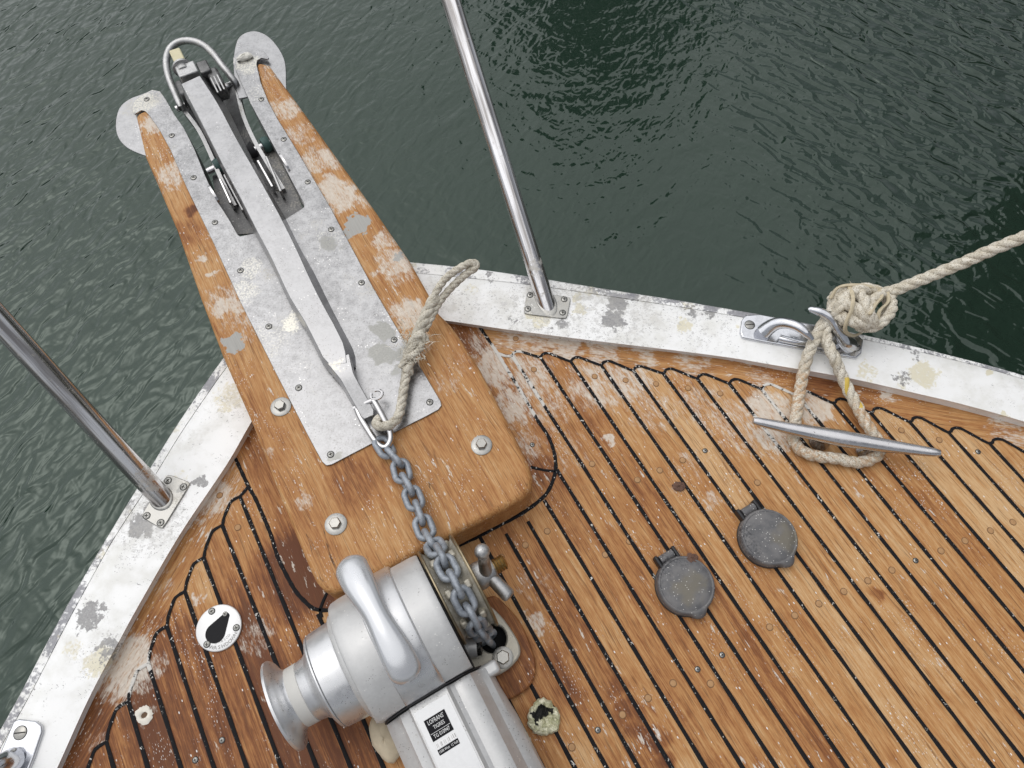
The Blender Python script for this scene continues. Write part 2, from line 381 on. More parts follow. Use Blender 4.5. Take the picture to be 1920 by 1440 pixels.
block_wood = wood('platform timber', ANG, scuff=.6, tone0=1.0, z=.1, crack=.9,
    white=[(430, 577, 30), (375, 490, 16), (402, 515, 14), (325, 330, 34, .8), (285, 232, 24), (530, 205, 34, .8), (505, 140, 20, .6), (640, 370, 40), (600, 300, 45, .8), (620, 350, 30), (740, 495, 45, .9), (720, 450, 30, .8), (765, 590, 45), (790, 640, 30, .6), (460, 610, 50, .5), (575, 935, 22, .8), (500, 850, 20, .4), (830, 720, 30, .5), (860, 680, 30, .4), (410, 560, 40, .6), (690, 370, 30, .7), (560, 250, 30, .7)],
    grey=[(438, 645, 22), (672, 420, 26), (745, 480, 13, .8), (655, 440, 16)], red=[(365, 395, 14, 1), (660, 905, 60, .4), (340, 440, 40, .4)])
pad_wood = wood('pad wood', ANG, scuff=.1, tone0=.58)
plate_metal = metal('galvanised plate', (.385, .385, .39), .36, .42, .25, 60, z=.105, speck=1.5,
    dark=[(612, 455, 22, .6), (722, 618, 24, .95), (718, 660, 32, .9), (755, 665, 20, .8), (520, 612, 14, .5), (625, 855, 14, .7), (745, 690, 18, .6), (640, 460, 14, .5)],
    cream=[(455, 545, 40, .6), (545, 605, 26, .8), (500, 640, 60, .5), (560, 680, 30, .4), (470, 500, 30, .6), (262, 190, 40, .7), (465, 120, 30, .7), (480, 175, 30, .5), (620, 450, 40, .5), (725, 670, 40, .4)], dcol=(.15, .15, .14))
anchor_metal = metal('anchor galvanising', (.405, .405, .41), .34, .22, .2, 40, speck=.7, cream=[(630, 690, 18, .8), (640, 740, 20, .5)], z=.14)
dull_metal = metal('weathered galvanising', (.50, .50, .50), .45, .35, .35, 70, speck=.5)
dark_metal = metal('dirty steel', (.20, .20, .20), .5, .5, .4, 60, speck=.6)
steel = metal('polished steel', (.62, .61, .61), .16, .1, .0, 50, bmp=0)
def tube_mat(base, top):
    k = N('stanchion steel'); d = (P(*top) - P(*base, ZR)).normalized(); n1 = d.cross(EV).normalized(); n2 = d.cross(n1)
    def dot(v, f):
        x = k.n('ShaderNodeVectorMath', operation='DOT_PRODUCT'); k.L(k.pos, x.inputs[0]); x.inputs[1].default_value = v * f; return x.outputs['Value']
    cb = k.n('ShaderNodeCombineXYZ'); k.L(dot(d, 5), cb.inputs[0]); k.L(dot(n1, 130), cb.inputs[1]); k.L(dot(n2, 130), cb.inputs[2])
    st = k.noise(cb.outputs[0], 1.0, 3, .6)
    c = k.mix(k.ramp(st, .36, .62), (.36, .34, .33), (.82, .81, .82))  # light and dark streaks along the tube paint reflections into the colour
    salt = k.spots([(1020, 550, 45), (1005, 500, 30, .7), (300, 928, 50), (280, 900, 36, .7), (985, 420, 22, .7), (960, 330, 20, .6), (100, 710, 30, .7), (60, 660, 24, .6)], .09, .012, 60)
    f = k.noise(k.pos, 90, 4, .7)
    m = k.ramp(k.math('ADD', salt, k.math('MULTIPLY', k.math('SUBTRACT', f, .5), 2.0)), .45, .95)
    m = k.math('MAXIMUM', k.math('MULTIPLY', m, .8), k.math('MULTIPLY', k.ramp(f, .60, .68), .5))
    c = k.mix(m, c, (.55, .53, .48))
    return k.done(c, k.ramp(m, 0, 1, .16, .5), k.ramp(m, 0, 1, .95, .3))
old_steel = metal('salt stained steel', (.40, .395, .375), .38, .3, .45, 70, speck=.5, cream=[(1035, 594, 14, .6), (990, 588, 12, .7)], z=.03, dark=[(345, 920, 14, .8)])
chrome = metal('worn chrome', (.66, .67, .70), .18, .2, .2, 40, bmp=.03)
cleat_metal = metal('worn alloy', (.66, .65, .66), .26, .12, .25, 26, speck=.1, bmp=0)
cast = metal('silver cast paint', (.57, .57, .565), .42, .10, .12, 40, metallic=.35, speck=.5, bmp=.05)
cast_bright = metal('bright alloy', (.66, .665, .675), .34, .09, .10, 26, metallic=.75, bmp=.02, speck=.25)
cast_panel = metal('brushed cover panel', (.58, .585, .59), .38, .12, .1, 22, metallic=.7, bmp=.03)
band_grey = plain('pale drum band', (.56, .55, .52), .5, .06)
bronze = metal('worn bronze', (.36, .30, .20), .42, .3, .3, 70)
bronze_gold = metal('gold bronze', (.45, .30, .12), .35, .3, .1, 70)
base_cast = metal('stained base casting', (.46, .43, .36), .5, .25, .4, 70, metallic=.5, speck=.5)
chain_metal = metal('chain galvanising', (.34, .37, .41), .52, .40, .22, 70, metallic=.4, speck=.3)
black_rubber = plain('black rubber', (.016, .016, .018), .5)
hole_black = plain('hole black', (.004, .004, .004), .9)
screw_metal = metal('screw steel', (.33, .325, .305), .3, .2, .1, 90)
slot_black = plain('screw recess', (.02, .018, .016), .7)
white_text = plain('white print', (.75, .75, .74), .5, .02)
grey_text = plain('engraving grey', (.30, .29, .28), .6, .05)
label_black = plain('label black', (.008, .008, .010), .6, .1, spec=.15)
disc_white = metal('satin fitting', (.66, .66, .66), .35, .05, .0, 40, metallic=.35)
cream_foam = plain('cream sealant', (.55, .47, .34), .7, .25, 60, bump=.5)
rope_a = rope_mat('cream rope', (.46, .43, .36), (.68, .64, .55))
rope_b = rope_mat('mooring rope', (.58, .53, .43), (.74, .70, .61), [(1500, 740, 60), (1520, 855, 60), (1630, 850, 40), (1620, 790, 40)])
plug_wood = plain('plug wood', (.40, .225, .10), .65, .25, 140)
plug_ring = plain('plug glue line', (.20, .11, .05), .8, .2)

def cap_mat():
    k = N('weathered black plastic')
    n1 = k.noise(k.pos, 40, 4, .6); n2 = k.noise(k.pos, 220, 3, .7)
    c = k.mix(k.ramp(n1, .35, .65), (.095, .095, .10), (.155, .15, .15))
    c = k.mix(k.spots([(1290, 1105, 30, .7), (1480, 1010, 26, .7)], .02, .02, 30), c, (.16, .14, .10))
    f = k.ramp(k.voro(k.map(k.pos, rot=(0, 0, .6), scale=(1, 1.5, 1)), 170), .19, .11)
    f = k.math('MULTIPLY', f, k.ramp(k.noise(k.pos, 30, 2), .44, .52))
    c = k.mix(f, c, (.72, .70, .66))
    rim = k.spots([(1250, 1052, 22, .8), (1240, 1075, 20, .7), (1395, 1000, 22, .9), (1405, 1035, 22, .7), (1270, 1050, 20, .5)], .02, .012, 60)
    c = k.mix(k.math('MULTIPLY', rim, k.ramp(n2, .45, .6)), c, (.03, .03, .035))
    return k.done(c, k.ramp(n1, .3, .7, .42, .62), 0, k.bump(n2, .15, .001))
cap_plastic = cap_mat()

def caulk_mat():
    k = N('black caulking')
    vd = k.n('ShaderNodeVectorRotate', rotation_type='Z_AXIS'); k.L(k.pos, vd.inputs['Vector']); vd.inputs['Angle'].default_value = -ANG
    sp = k.ramp(k.noise(k.map(vd.outputs[0], scale=(.75, 1, 1)), 210, 2, .6, .5), .62, .67)
    d = k.spots([(1200, 690, 200, 1), (980, 720, 160, 1), (1450, 760, 120, 1), (420, 1010, 130, .8), (1100, 850, 250, .75), (1500, 960, 200, .5), (350, 1150, 180, .5), (240, 1260, 70, 1), (1150, 1150, 250, .4), (1600, 850, 200, .5)], 0, .02, 12)
    m = k.math('MULTIPLY', sp, k.ramp(k.math('ADD', k.noise(k.pos, 55, 3, .7), k.math('MULTIPLY', d, .23)), .55, .66))
    f = k.ramp(k.math('ADD', k.noise(k.pos, 90, 4, .7), k.math('MULTIPLY', k.spots([(950, 668, 60), (985, 750, 60, .8), (1470, 740, 60), (240, 1250, 50), (1440, 800, 40, .9)], 0, .02, 20), .3)), .66, .74)
    c = k.mix(k.math('MAXIMUM', m, f), (.011, .011, .0125), (.62, .60, .56))
    return k.done(c, .75, 0, k.bump(k.noise(k.pos, 150, 3), .3, .001), spec=.15)
caulk = caulk_mat()

def water_mat():
    k = N('harbour water')
    def turned(deg, sc):
        r = k.n('ShaderNodeVectorRotate', rotation_type='Z_AXIS'); k.L(k.pos, r.inputs['Vector']); r.inputs['Angle'].default_value = -math.radians(deg)
        return k.map(r.outputs[0], scale=(1, sc, 1))
    sep = k.n('ShaderNodeSeparateXYZ'); k.L(k.pos, sep.inputs[0]); X = sep.outputs[0]
    sw = k.noise(k.pos, .6, 2)
    lf = k.math('ADD', k.ramp(X, .1, -1.9, .06, .27), k.math('MULTIPLY', k.math('SUBTRACT', sw, .5), .35))
    rt = k.math('ADD', k.ramp(X, .6, 2.0, .06, .48), k.math('MULTIPLY', k.math('SUBTRACT', sw, .5), .2))
    lf = k.math('MAXIMUM', lf, .05); rt = k.math('MAXIMUM', rt, .05)
    a = k.noise(turned(20, 1.6), 2.6, 1, .45, .7)
    b = k.noise(turned(62, 2.3), 7.5, 1, .4, 1.0)
    b2 = k.noise(turned(-38, 2.0), 7.0, 1, .4, 1.0)
    c = k.noise(turned(50, 1.5), 17, 1, .5, .6)
    h = k.math('ADD', k.math('ADD', k.math('MULTIPLY', a, .22), k.math('MULTIPLY', c, .07)), k.math('ADD', k.math('MULTIPLY', b, lf), k.math('MULTIPLY', b2, rt)))
    cl = k.noise(k.pos, 1.1, 3)
    col = k.mix(cl, (.0120, .0255, .0172), (.0170, .0325, .0232))
    k.b.inputs['Specular Tint'].default_value = (.88, 1.0, .93, 1)
    return k.done(col, .03, 0, k.bump(h, .64, .08), ior=1.51)
water_m = water_mat()

# ------------------------------------------------------------------ water and far structure
g = G(); g.add([(-400, -400, -1.1), (400, -400, -1.1), (400, 400, -1.1), (-400, 400, -1.1)], [(0, 1, 2, 3)])
link('water', g, water_m, smooth=0, kind='structure')

# ------------------------------------------------------------------ deck
STB = [(960, 667), (1013, 670), (1070, 678), (1127, 685), (1187, 695), (1243, 700), (1307, 710), (1367, 719), (1427, 729), (1495, 742), (1562, 756), (1632, 774), (1705, 791), (1778, 811), (1855, 832), (1936, 856), (2020, 884), (2108, 915), (2205, 952), (2310, 995), (2425, 1045), (2550, 1105)]
PRT = [(450, 931), (417, 985), (382, 1046), (347, 1109), (313, 1174), (278, 1244), (240.6, 1315), (200, 1391), (160, 1468), (118, 1550), (75, 1635), (30, 1725), (-15, 1820)]
def nibs(J, fr, side):
    out = []
    for a, b in zip(J, J[1:]):
        dx, dy = b[0] - a[0], b[1] - a[1]
        px_, py_ = (dy, -dx) if side > 0 else (-dy, dx)
        out.append(a)
        for s_, t_ in fr: out.append((a[0] + dx * s_ + px_ * t_, a[1] + dy * s_ + py_ * t_))
    out.append(J[-1]); return out
nib_s = PL([(932, 662), (948, 668)] + nibs(STB, [(.058, .10), (.147, .155), (.25, .165), (.5, .11)], 1))
nib_p = PL([(466, 912), (459, 921)] + nibs(PRT, [(.09, .058), (.26, .142), (.46, .125), (.77, .075)], -1))
seam_r = [(897, 610), (932, 662), (947, 687), (980, 740), (1007, 787), (1027, 817), (1038, 845), (1042, 870), (1041, 885), (1038, 897), (1031, 915), (1018, 933), (982, 961), (939, 984), (893, 1008), (855, 1026), (700, 1110)]
seam_l = [(442, 860), (466, 912), (480, 937), (507, 1000), (522, 1047), (551, 1103), (572, 1128), (594, 1143), (640, 1140), (700, 1110)]
deck = root('deck', Vector((0, 0, 0)), 0, kind='structure')
vS = [uv(*j)[1] for j in STB]; vP = [uv(*j)[1] for j in PRT]
mid = [-.2198] + [-.2198 + (.1442 + .2198) * i / 8 for i in range(1, 8)] + [.1442, .1919, .2402, .2930]
AFT = -.75
allv = [(v, uv(*j)[0]) for v, j in zip(vP, PRT)][::-1] + [(v, None) for v in mid] + [(v, uv(*j)[0]) for v, j in zip(vS, STB)]
g = G(); rnd = random.Random(11)
tones = {}
for i in range(len(allv) - 1):
    v0, u0 = allv[i]; v1, u1 = allv[i + 1]
    top = max([x for x in (u0, u1) if x is not None] or [.62]) + .03
    t = rnd.uniform(.25, .95)
    a, b, c, d = UV(AFT, v0), UV(AFT, v1), UV(top, v1), UV(top, v0)
    g.add([a, b, c, d], [(0, 1, 2, 3)], t)
link('planking', g, teak, deck, smooth=0, recalc=False)
# rails traced at their own height
def ext(pts): return pts
ST = dict(
    O=[(555, 471), (660, 482), (770, 492), (880, 503), (1000, 520), (1130, 541), (1300, 568), (1480, 600), (1640, 633), (1800, 672), (1920, 705), (2080, 756), (2260, 822), (2480, 925), (2760, 1080)],
    Sx=[(548, 490), (670, 500), (790, 511), (880, 520), (1000, 533), (1130, 552), (1300, 578), (1480, 608), (1640, 639), (1800, 676), (1920, 709), (2080, 760), (2260, 826), (2480, 929), (2760, 1084)],
    I1=[(545, 560), (690, 578), (832, 597), (947, 613), (1093, 632), (1260, 653), (1370, 667), (1440, 677), (1593, 701), (1730, 732), (1800, 748), (1920, 782), (2080, 834), (2260, 902), (2480, 1010), (2760, 1170)],
    I2=[(545, 575), (690, 590), (837, 606), (947, 623), (1093, 642), (1260, 661), (1370, 676), (1440, 690), (1590, 719), (1730, 751), (1800, 768), (1920, 801), (2080, 853), (2260, 922), (2480, 1031), (2760, 1193)])
PT = dict(
    O=[(555, 471), (480, 580), (420, 670), (398, 700), (332, 797), (279, 882), (255, 919), (203, 1004), (160, 1077), (125, 1137), (95, 1192), (73, 1234), (29, 1318), (0, 1369), (-45, 1455), (-110, 1580), (-200, 1760), (-330, 2020)],
    Sx=[(573, 478), (493, 585), (431, 677), (409, 707), (343, 803), (291, 887), (269, 921), (211, 1010), (171, 1081), (138, 1141), (109, 1196), (88, 1237), (44, 1321), (13, 1375), (-32, 1461), (-97, 1588), (-186, 1770), (-315, 2032)],
    I1=[(640, 500), (560, 630), (470, 780), (420, 868), (332, 1000), (250, 1125), (190, 1266 - 30), (150, 1350 - 25), (108, 1430), (50, 1555), (0, 1660)],
    I2=[(655, 515), (570, 645), (480, 792), (432, 865 + 10), (347, 1002), (277, 1122), (233, 1202), (175, 1312), (117, 1440), (60, 1565), (10, 1672), (-70, 1850), (-185, 2110)])
# fix the inner top edge so it runs parallel to the inner foot
PT['I1'] = [(x - 11 - max(0, (y - 900)) * .004, y - 9) for x, y in PT['I2']]
def rail_lines(D):
    L = {}
    D['I1'] = [tuple(Vector(a).lerp(Vector(b), .45)) for a, b in zip(D['I1'], D['I2'])]
    for k_, z in (('O', .019), ('Sx', .0255), ('I1', .025), ('I2', .0)):
        L[k_] = resample(crom(PL(D[k_], z), .02), 160)
    return L
def build_rail(D, label, side):
    L = rail_lines(D)
    mid_ = L['I2'][60]
    r = root('toe_rail', Vector((mid_.x, mid_.y, 0)), 0, label, 'toe rail')
    ga, gb = G(), G(); ra, rb = [], []
    for i in range(160):
        O, X, A, B = (L[q][i] for q in ('O', 'Sx', 'I1', 'I2'))
        rb.append([O + EZ * -.05, O, O.lerp(X, .25) + EZ * .003, X - EZ * .002, X - EZ * .006, X - EZ * .05])
        d = (B - A); d.z = 0
        ra.append([X - EZ * .05, X - EZ * .004, X.lerp(A, .04) + EZ * .001, X.lerp(A, .35) + EZ * .0022, X.lerp(A, .7) + EZ * .0022, A + EZ * .0005, A + d * .35 - EZ * .003, A + d * .75 - EZ * .008, A + d * .96 - EZ * .014, Vector((B.x, B.y, -.004))])
    ga.rings(ra); gb.rings(rb)
    link('painted_capping', ga, rail_paint('rail paint'), r, smooth=60)
    link('rubbing_strip', gb, rail_paint('scuffed rail paint', .9), r, smooth=50)
    return L
Ls = build_rail(ST, 'white painted toe rail running to starboard with grey lichen patches and the rope chock', 1)
Lp = build_rail(PT, 'white painted toe rail down the port side with one oval grey stain', -1)
# covering boards and margin: sheets just above the planking
def cover(name, nib, inner, m, z):
    g = G(); inner = [p for p in inner]
    g.sheet(nib + inner[::-1], z, .4); link(name, g, m, deck, smooth=0, recalc=False)
sx = [p for p in resample(Ls['Sx'], 60)][12:]
cover('covering_board', [P(897, 610)] + nib_s, [p.copy() for p in Ls['Sx'] if p.dot(EV) > P(850, 560).dot(EV)], board_stbd, .0005)
cover('covering_board', [P(442, 860)] + nib_p, [p.copy() for p in Lp['Sx'] if p.dot(EV) < P(400, 800).dot(EV)], board_port, .0005)
ml = PL(seam_l); mr = PL(seam_r)
g = G(); g.sheet(mr + ml[::-1] + [P(430, 820), P(520, 640), P(640, 520), P(800, 540), P(860, 590)], .0008, .3)
link('margin_board', g, margin_teak, deck, smooth=0, recalc=False)
g = G(); g.sheet([UV(AFT, vP[-1] - .05), UV(AFT, vS[-1]), P(2550, 1100), P(2108, 900), P(1500, 700), P(900, 590), P(560, 500), P(440, 830), P(118, 1530), P(-15, 1820)], -.006)
link('deck_bed', g, black_rubber, deck, smooth=0, recalc=False)
# caulking
g = G()
def ribbon(g, pts, w, z, h=.0006):
    rs = []
    for i, p in enumerate(pts):
        t = (pts[min(i + 1, len(pts) - 1)] - pts[max(i - 1, 0)]); t.z = 0; t.normalize()
        n = Vector((-t.y, t.x, 0)); ww = w * (1 + .10 * math.sin(i * 1.7 + p.x * 40))
        rs.append([Vector((p.x, p.y, z)) - n * ww / 2, Vector((p.x, p.y, z + h)) - n * ww * .35, Vector((p.x, p.y, z + h)) + n * ww * .35, Vector((p.x, p.y, z)) + n * ww / 2])
    g.rings(rs, close=False)
CW = .0071
def inpoly(p, poly):
    c = False; n = len(poly)
    for i in range(n):
        a, b = poly[i], poly[i - 1]
        if (a.y > p.y) != (b.y > p.y) and p.x < (b.x - a.x) * (p.y - a.y) / (b.y - a.y) + a.x: c = not c
    return c
mpoly = mr + ml[::-1] + [P(430, 820), P(640, 520), P(860, 590)]
for v, u in allv[1:-1]:
    u1 = u if u is not None else .62
    n = int((u1 - AFT) / .02); run = []
    for i in range(n + 1):
        p = UV(AFT + (u1 - AFT) * i / n, v)
        if inpoly(p, mpoly): break
        run.append(p)
    if len(run) > 2: ribbon(g, run, CW, .0011)
ribbon(g, crom(nib_s, .006), CW * .85, .0012); ribbon(g, crom(nib_p, .006), CW * .85, .0012)
ribbon(g, crom(mr, .006), CW, .0013); ribbon(g, crom(ml, .006), CW, .0013)
ribbon(g, PL([(995, 876), (1020, 882), (1041, 884)]), CW * .8, .0013); ribbon(g, PL([(616, 1106), (606, 1128), (600, 1144), (604, 1158)]), CW * .8, .0013)
link('caulking', g, caulk, deck, smooth=50)
# plugs and screws in the planks
def plug(c, parent):
    g = G(); g.lathe(c, EZ, [(-.004, .0062), (.0007, .0062), (.0009, .0052)], 20); a = link('wood_plug', g, plug_ring, parent, smooth=30)
    return a
plugs = [(967, 635), (1001, 693), (1115, 706), (1173, 713), (1230, 720), (1290, 728), (1350, 738), (1195, 900), (1237, 882), (1280, 863), (1690, 807), (1761, 825), (1672, 1069), (1627, 1089), (1582, 1109), (1535, 1132), (1490, 1154), (1764, 1033), (1809, 1014), (1857, 995), (1899, 979), (1443, 1176), (1215, 1309), (1167, 1340), (1262, 1281), (1332, 1282), (1072, 1401), (985, 1022), (940, 1045), (1026, 996), (412, 929), (446, 989), (1180, 1015), (1135, 1040), (1420, 905), (1110, 870)]
first = None
for x, y in plugs:
    c = P(x, y)
    if first is None:
        g = G(); g.lathe(Vector((0, 0, 0)), EZ, [(-.004, .0064), (.00055, .0064), (.00085, .0060), (.00085, .0052), (.0006, .0050)], 22)
        first = link('wood_plug', g, plug_ring, deck, smooth=30)
        g = G(); g.lathe(Vector((0, 0, 0)), EZ, [(-.002, .0051), (.0010, .0051), (.0012, .0042)], 20)
        fc = link('plug_face', g, plug_wood, first, smooth=30); MW[first.name] = Matrix.Identity(4)
        first.location = c; o = first
    else:
        o = dup(first, c, deck); f2 = fc.copy(); C.objects.link(f2); f2.parent = o
def screw_mesh(r):
    a, b = G(), G()
    a.lathe(Vector((0, 0, 0)), EZ, [(-.002, r * .9), (.0006, r), (.0012, r * .8), (.0015, r * .3)], 18)
    for t in (0, math.pi / 2):
        d = Vector((math.cos(t + .5), math.sin(t + .5), 0)); e = EZ.cross(d)
        b.box(Vector((0, 0, .0011)), d, e, EZ, (r * 1.15, r * .28, .0012 + .0004 * t))
    return a, b
SCREW = {}
def screws(spots, r, parent, name='cross_head_screw', seat=True):
    """one child per screw head, its recess a sub-part"""
    key = (name, r); inv = MW[parent.name].inverted()
    for p in spots:
        loc = inv @ p
        if key not in SCREW:
            a, b = screw_mesh(r)
            o = link(name, a, screw_metal, None, smooth=40); q = link('recess', b, slot_black, o, smooth=0)
            if seat:
                h = G(); h.lathe(Vector((0, 0, 0)), EZ, [(-.001, r * 1.25), (.0004, r * 1.22)], 18); w_ = link('countersink', h, slot_black, o, smooth=30)
                SCREW[key] = (o, [q, w_])
            else: SCREW[key] = (o, [q])
            o.parent = parent; o.location = loc
        else:
            o0, ch = SCREW[key]; o = dup(o0, loc, parent)
            for q in ch: q2 = q.copy(); C.objects.link(q2); q2.parent = o
        o.rotation_euler = (0, 0, random.uniform(0, 3))
screws(PL([(998, 834), (1322, 845), (1834, 847), (1717, 1051), (1354, 1228), (1308, 1255), (1121, 1369), (416, 1388), (366, 1425)], .0006), .0042, deck, 'deck_screw')

# hull under the rails
hull_paint = plain('hull white', (.75, .75, .73), .3, .05)
g = G(); rs = []
for i in range(0, 160, 4):
    rs.append([Lp['O'][i] + EZ * (-.05) , Lp['O'][i] * .92 + Vector((.02, 0, -.6)), Lp['O'][i] * .8 + Vector((.1, 0, -1.3))])
g.rings(rs, close=False)
rs = []
for i in range(0, 160, 4):
    O = Ls['O'][i]; rs.append([O + EZ * -.05, O - EV * .06 + EZ * -.6, O - EV * .2 + EZ * -1.3])
g.rings(rs, close=False)
link('hull', g, hull_paint, smooth=60, kind='structure')

# ------------------------------------------------------------------ bow platform (timber)
ZB = .10
blk = [(252, 214), (270, 290), (296, 350), (330, 430), (375, 560), (415, 665), (472, 795), (520, 920), (560, 1020), (580, 1068), (592, 1092), (605, 1106), (625, 1112), (660, 1100), (760, 1050), (870, 993), (950, 952), (980, 934), (996, 916), (999, 895), (990, 866), (960, 805), (900, 690), (868, 640), (845, 608), (822, 585), (805, 552), (770, 490), (700, 388), (600, 250), (533, 158), (505, 120), (482, 114),
       (478, 125), (492, 180), (510, 225), (540, 280), (584, 375), (580, 396), (540, 420), (470, 446), (440, 455), (425, 430), (395, 375), (355, 285), (328, 230), (300, 200), (270, 205)]
plat = root('bow_platform', UV(.7, .027, 0), ANG - math.pi / 2, 'thick bare timber bow platform with worn paint patches reaching out over the water', 'bow platform')
g = G(); g.prism(PL(blk, ZB), .003, ZB)
link('timber', g, block_wood, plat, smooth=45, bevel=.012, seg=5)
def hex_bolt(x, y, zt, parent, r=.0105, wr=.0195):
    c = P(x, y, zt); g = G(); a0 = random.uniform(0, 1)
    g.rings([[c + Vector((math.cos(a0 + k * math.pi / 3), math.sin(a0 + k * math.pi / 3), 0)) * r * s_ + EZ * h_ for k in range(6)] for h_, s_ in ((.002, 1), (.010, 1), (.0118, .86))])
    b = link('hex_bolt', g, screw_metal, parent, smooth=25)
    g = G(); g.lathe(c, EZ, [(-.001, wr), (.0018, wr), (.0028, wr * .9), (.0032, wr * .5)], 28)
    link('washer', g, old_steel, b, smooth=35)
for x, y in ((527, 763), (903, 835), (630, 983)): hex_bolt(x, y, ZB, plat)

# ------------------------------------------------------------------ bow roller
br = root('bow_roller', UV(1.1, .027, ZB), ANG - math.pi / 2, 'mottled grey metal bow roller plate with rounded ears screwed on the timber', 'bow roller')
plate = [(248, 203), (250, 192), (262, 180), (285, 168), (300, 171), (310, 185), (328, 216), (345, 240), (365, 280), (385, 330), (405, 373), (430, 412), (446, 440), (450, 443), (478, 437),
         (520, 420), (565, 392), (570, 388), (570, 382), (550, 345), (520, 287), (500, 250), (470, 195), (450, 150), (437, 120), (437, 108), (445, 98), (462, 92), (480, 91), (496, 98), (504, 108), (502, 111),
         (490, 108), (482, 113), (481, 120), (489, 155), (503, 190), (520, 222), (560, 287), (620, 390), (700, 540), (760, 642), (800, 708), (826, 752), (828, 760), (822, 768), (800, 780), (720, 820), (622, 871), (612, 873), (604, 866), (580, 822), (520, 705), (450, 565), (400, 455), (350, 352), (320, 282), (297, 240), (278, 214), (272, 208), (265, 206), (252, 214), (249, 210)]
g = G(); g.prism(PL(plate, ZB + .004), ZB + .0005, ZB + .004)
link('top_plate', g, plate_metal, br, smooth=35, bevel=.0008, seg=2)
def ear(pts, hinge_a, hinge_b):
    a, b = P(*hinge_a, ZB), P(*hinge_b, ZB); ax = (b - a).normalized(); nrm = Vector((-ax.y, ax.x, 0))
    out = []
    for p in crom(PL(pts, ZB - .004), .008):
        d = abs((p - a).dot(nrm)); out.append(Vector((p.x, p.y, ZB - .004 - 1.2 * d * d)))
    g = G(); g.slab(out, .004)
    return link('ear', g, anchor_metal, br, smooth=35, bevel=.001)
ear([(300, 185), (285, 171), (262, 178), (240, 186), (222, 200), (214, 225), (217, 250), (232, 270), (255, 284), (285, 294), (300, 285), (310, 230)], (270, 190), (300, 290))
ear([(445, 180), (437, 130), (440, 92), (450, 68), (475, 57), (500, 64), (520, 85), (533, 112), (536, 150), (533, 175), (500, 175)], (470, 100), (520, 180))
# channel under the slot
chl = [(330, 215), (365, 280), (405, 373), (446, 440), (478, 437), (520, 420), (568, 390), (550, 345), (520, 287), (480, 215), (455, 160)]
g = G()
flo = PL([(398, 330), (405, 373), (440, 440), (478, 437), (520, 420), (568, 392), (550, 345), (520, 287), (505, 262)], .045)
g.slab(flo, .004); link('channel_floor', g, dark_metal, br, smooth=30)
for side in ([(310, 190), (328, 217), (345, 241), (365, 281), (385, 331), (405, 374), (430, 413), (447, 441)], [(441, 122), (451, 150), (471, 196), (501, 251), (521, 288), (551, 346), (570, 384)]):
    tp = PL(side, ZB + .0005); g = G(); off_ = EV * (.002 if side[0][0] > 400 else -.002)
    g.rings([[p, p + off_, p + off_ - EZ * .075, p - EZ * .075] for p in tp]); link('cheek_plate', g, dull_metal if side[0][0] > 400 else dark_metal, br, smooth=30)
def axle(a, b, z, r): 
    return [P(*a, z), P(*b, z)]
g = G(); a, b = P(388, 322, .06), P(512, 265, .06); g.tube([a, b], .008, 14); link('roller_pin', g, steel, br)
g = G(); d = (b - a).normalized(); g.lathe(a.lerp(b, .12), d, [(0, .016), (.01, .019), (.02, .016)], 24); link('roller', g, plain('green stained roller', (.06, .12, .11), .6, .4), br)
g = G(); g.lathe(a.lerp(b, .84), d, [(0, .016), (.009, .019), (.018, .016)], 24); link('roller', g, bpy.data.materials['green stained roller'], br)
g = G(); g.lathe(a.lerp(b, .3), d, [(0, .022), (.015, .014), (.035, .012), (.055, .014), (.07, .022)], 24); link('roller', g, black_rubber, br)
g = G(); a, b = P(330, 205, .07), P(452, 150, .07); g.tube([a, b], .008, 14); link('roller_pin', g, steel, br)
for px0, px1 in (((523, 291), (543, 321)), ((392, 351), (410, 379))):
    a, b = P(*px0, ZB + .004), P(*px1, ZB + .004); g = G(); t = (b - a).normalized(); n_ = EZ.cross(t); q = []
    for k_ in range(13):
        an = math.pi * k_ / 12; q.append(a.lerp(b, .5) - t * (b - a).length / 2 * math.cos(an) + EZ * .018 * math.sin(an))
    g.rings([[p - n_ * .0025 for p in q], [p + n_ * .0025 for p in q]]); link('retaining_tab', g, steel, br, smooth=35)
screws(PL([(275, 186), (322, 254), (363, 333), (403, 417), (451, 507), (504, 612), (560, 727), (490, 186), (532, 261), (577, 341), (621, 430), (678, 530), (739, 637), (806, 754), (620, 852)], ZB + .0042), .0056, br, 'plate_screw')
g = G(); g.ball(P(459, 107, ZB + .008), .02, .010, .008, 14, 8, (EV, EU, EZ), .16); link('sealant_lump', g, plain('white sealant', (.70, .68, .62), .7, .1, 100, bump=.6), br, smooth=0)

# ------------------------------------------------------------------ anchor
an = root('anchor', UV(1.1, .03, ZB + .004), ANG - math.pi / 2, 'galvanised roll bar anchor lying stowed along the bow roller plate', 'anchor')
LE = [(340, 158), (377, 229), (421, 316), (451, 372), (483, 436), (510, 487), (542, 556), (570, 601), (595, 650), (608, 676), (618, 684)]
RE = [(375, 142), (409, 195), (443, 259), (478, 320), (520, 395), (552, 458), (578, 515), (600, 560), (630, 615), (647, 650), (650, 680)]
OE = [(396, 150), (430, 210), (458, 268), (497, 345), (536, 410), (563, 465), (593, 516), (620, 570), (650, 627), (672, 668), (674, 694)]
def zsh(t): return .168 - .022 * t
n = 40
le = resample(crom(PL([(x, y, zsh(i / 10)) for i, (x, y) in enumerate(LE)]), .03), n)
re_ = resample(crom(PL([(x, y, zsh(i / 10)) for i, (x, y) in enumerate(RE)]), .03), n)
oe = resample(crom(PL([(x, y, zsh(i / 10) - .058) for i, (x, y) in enumerate(OE)]), .03), n)
g = G(); rs = []
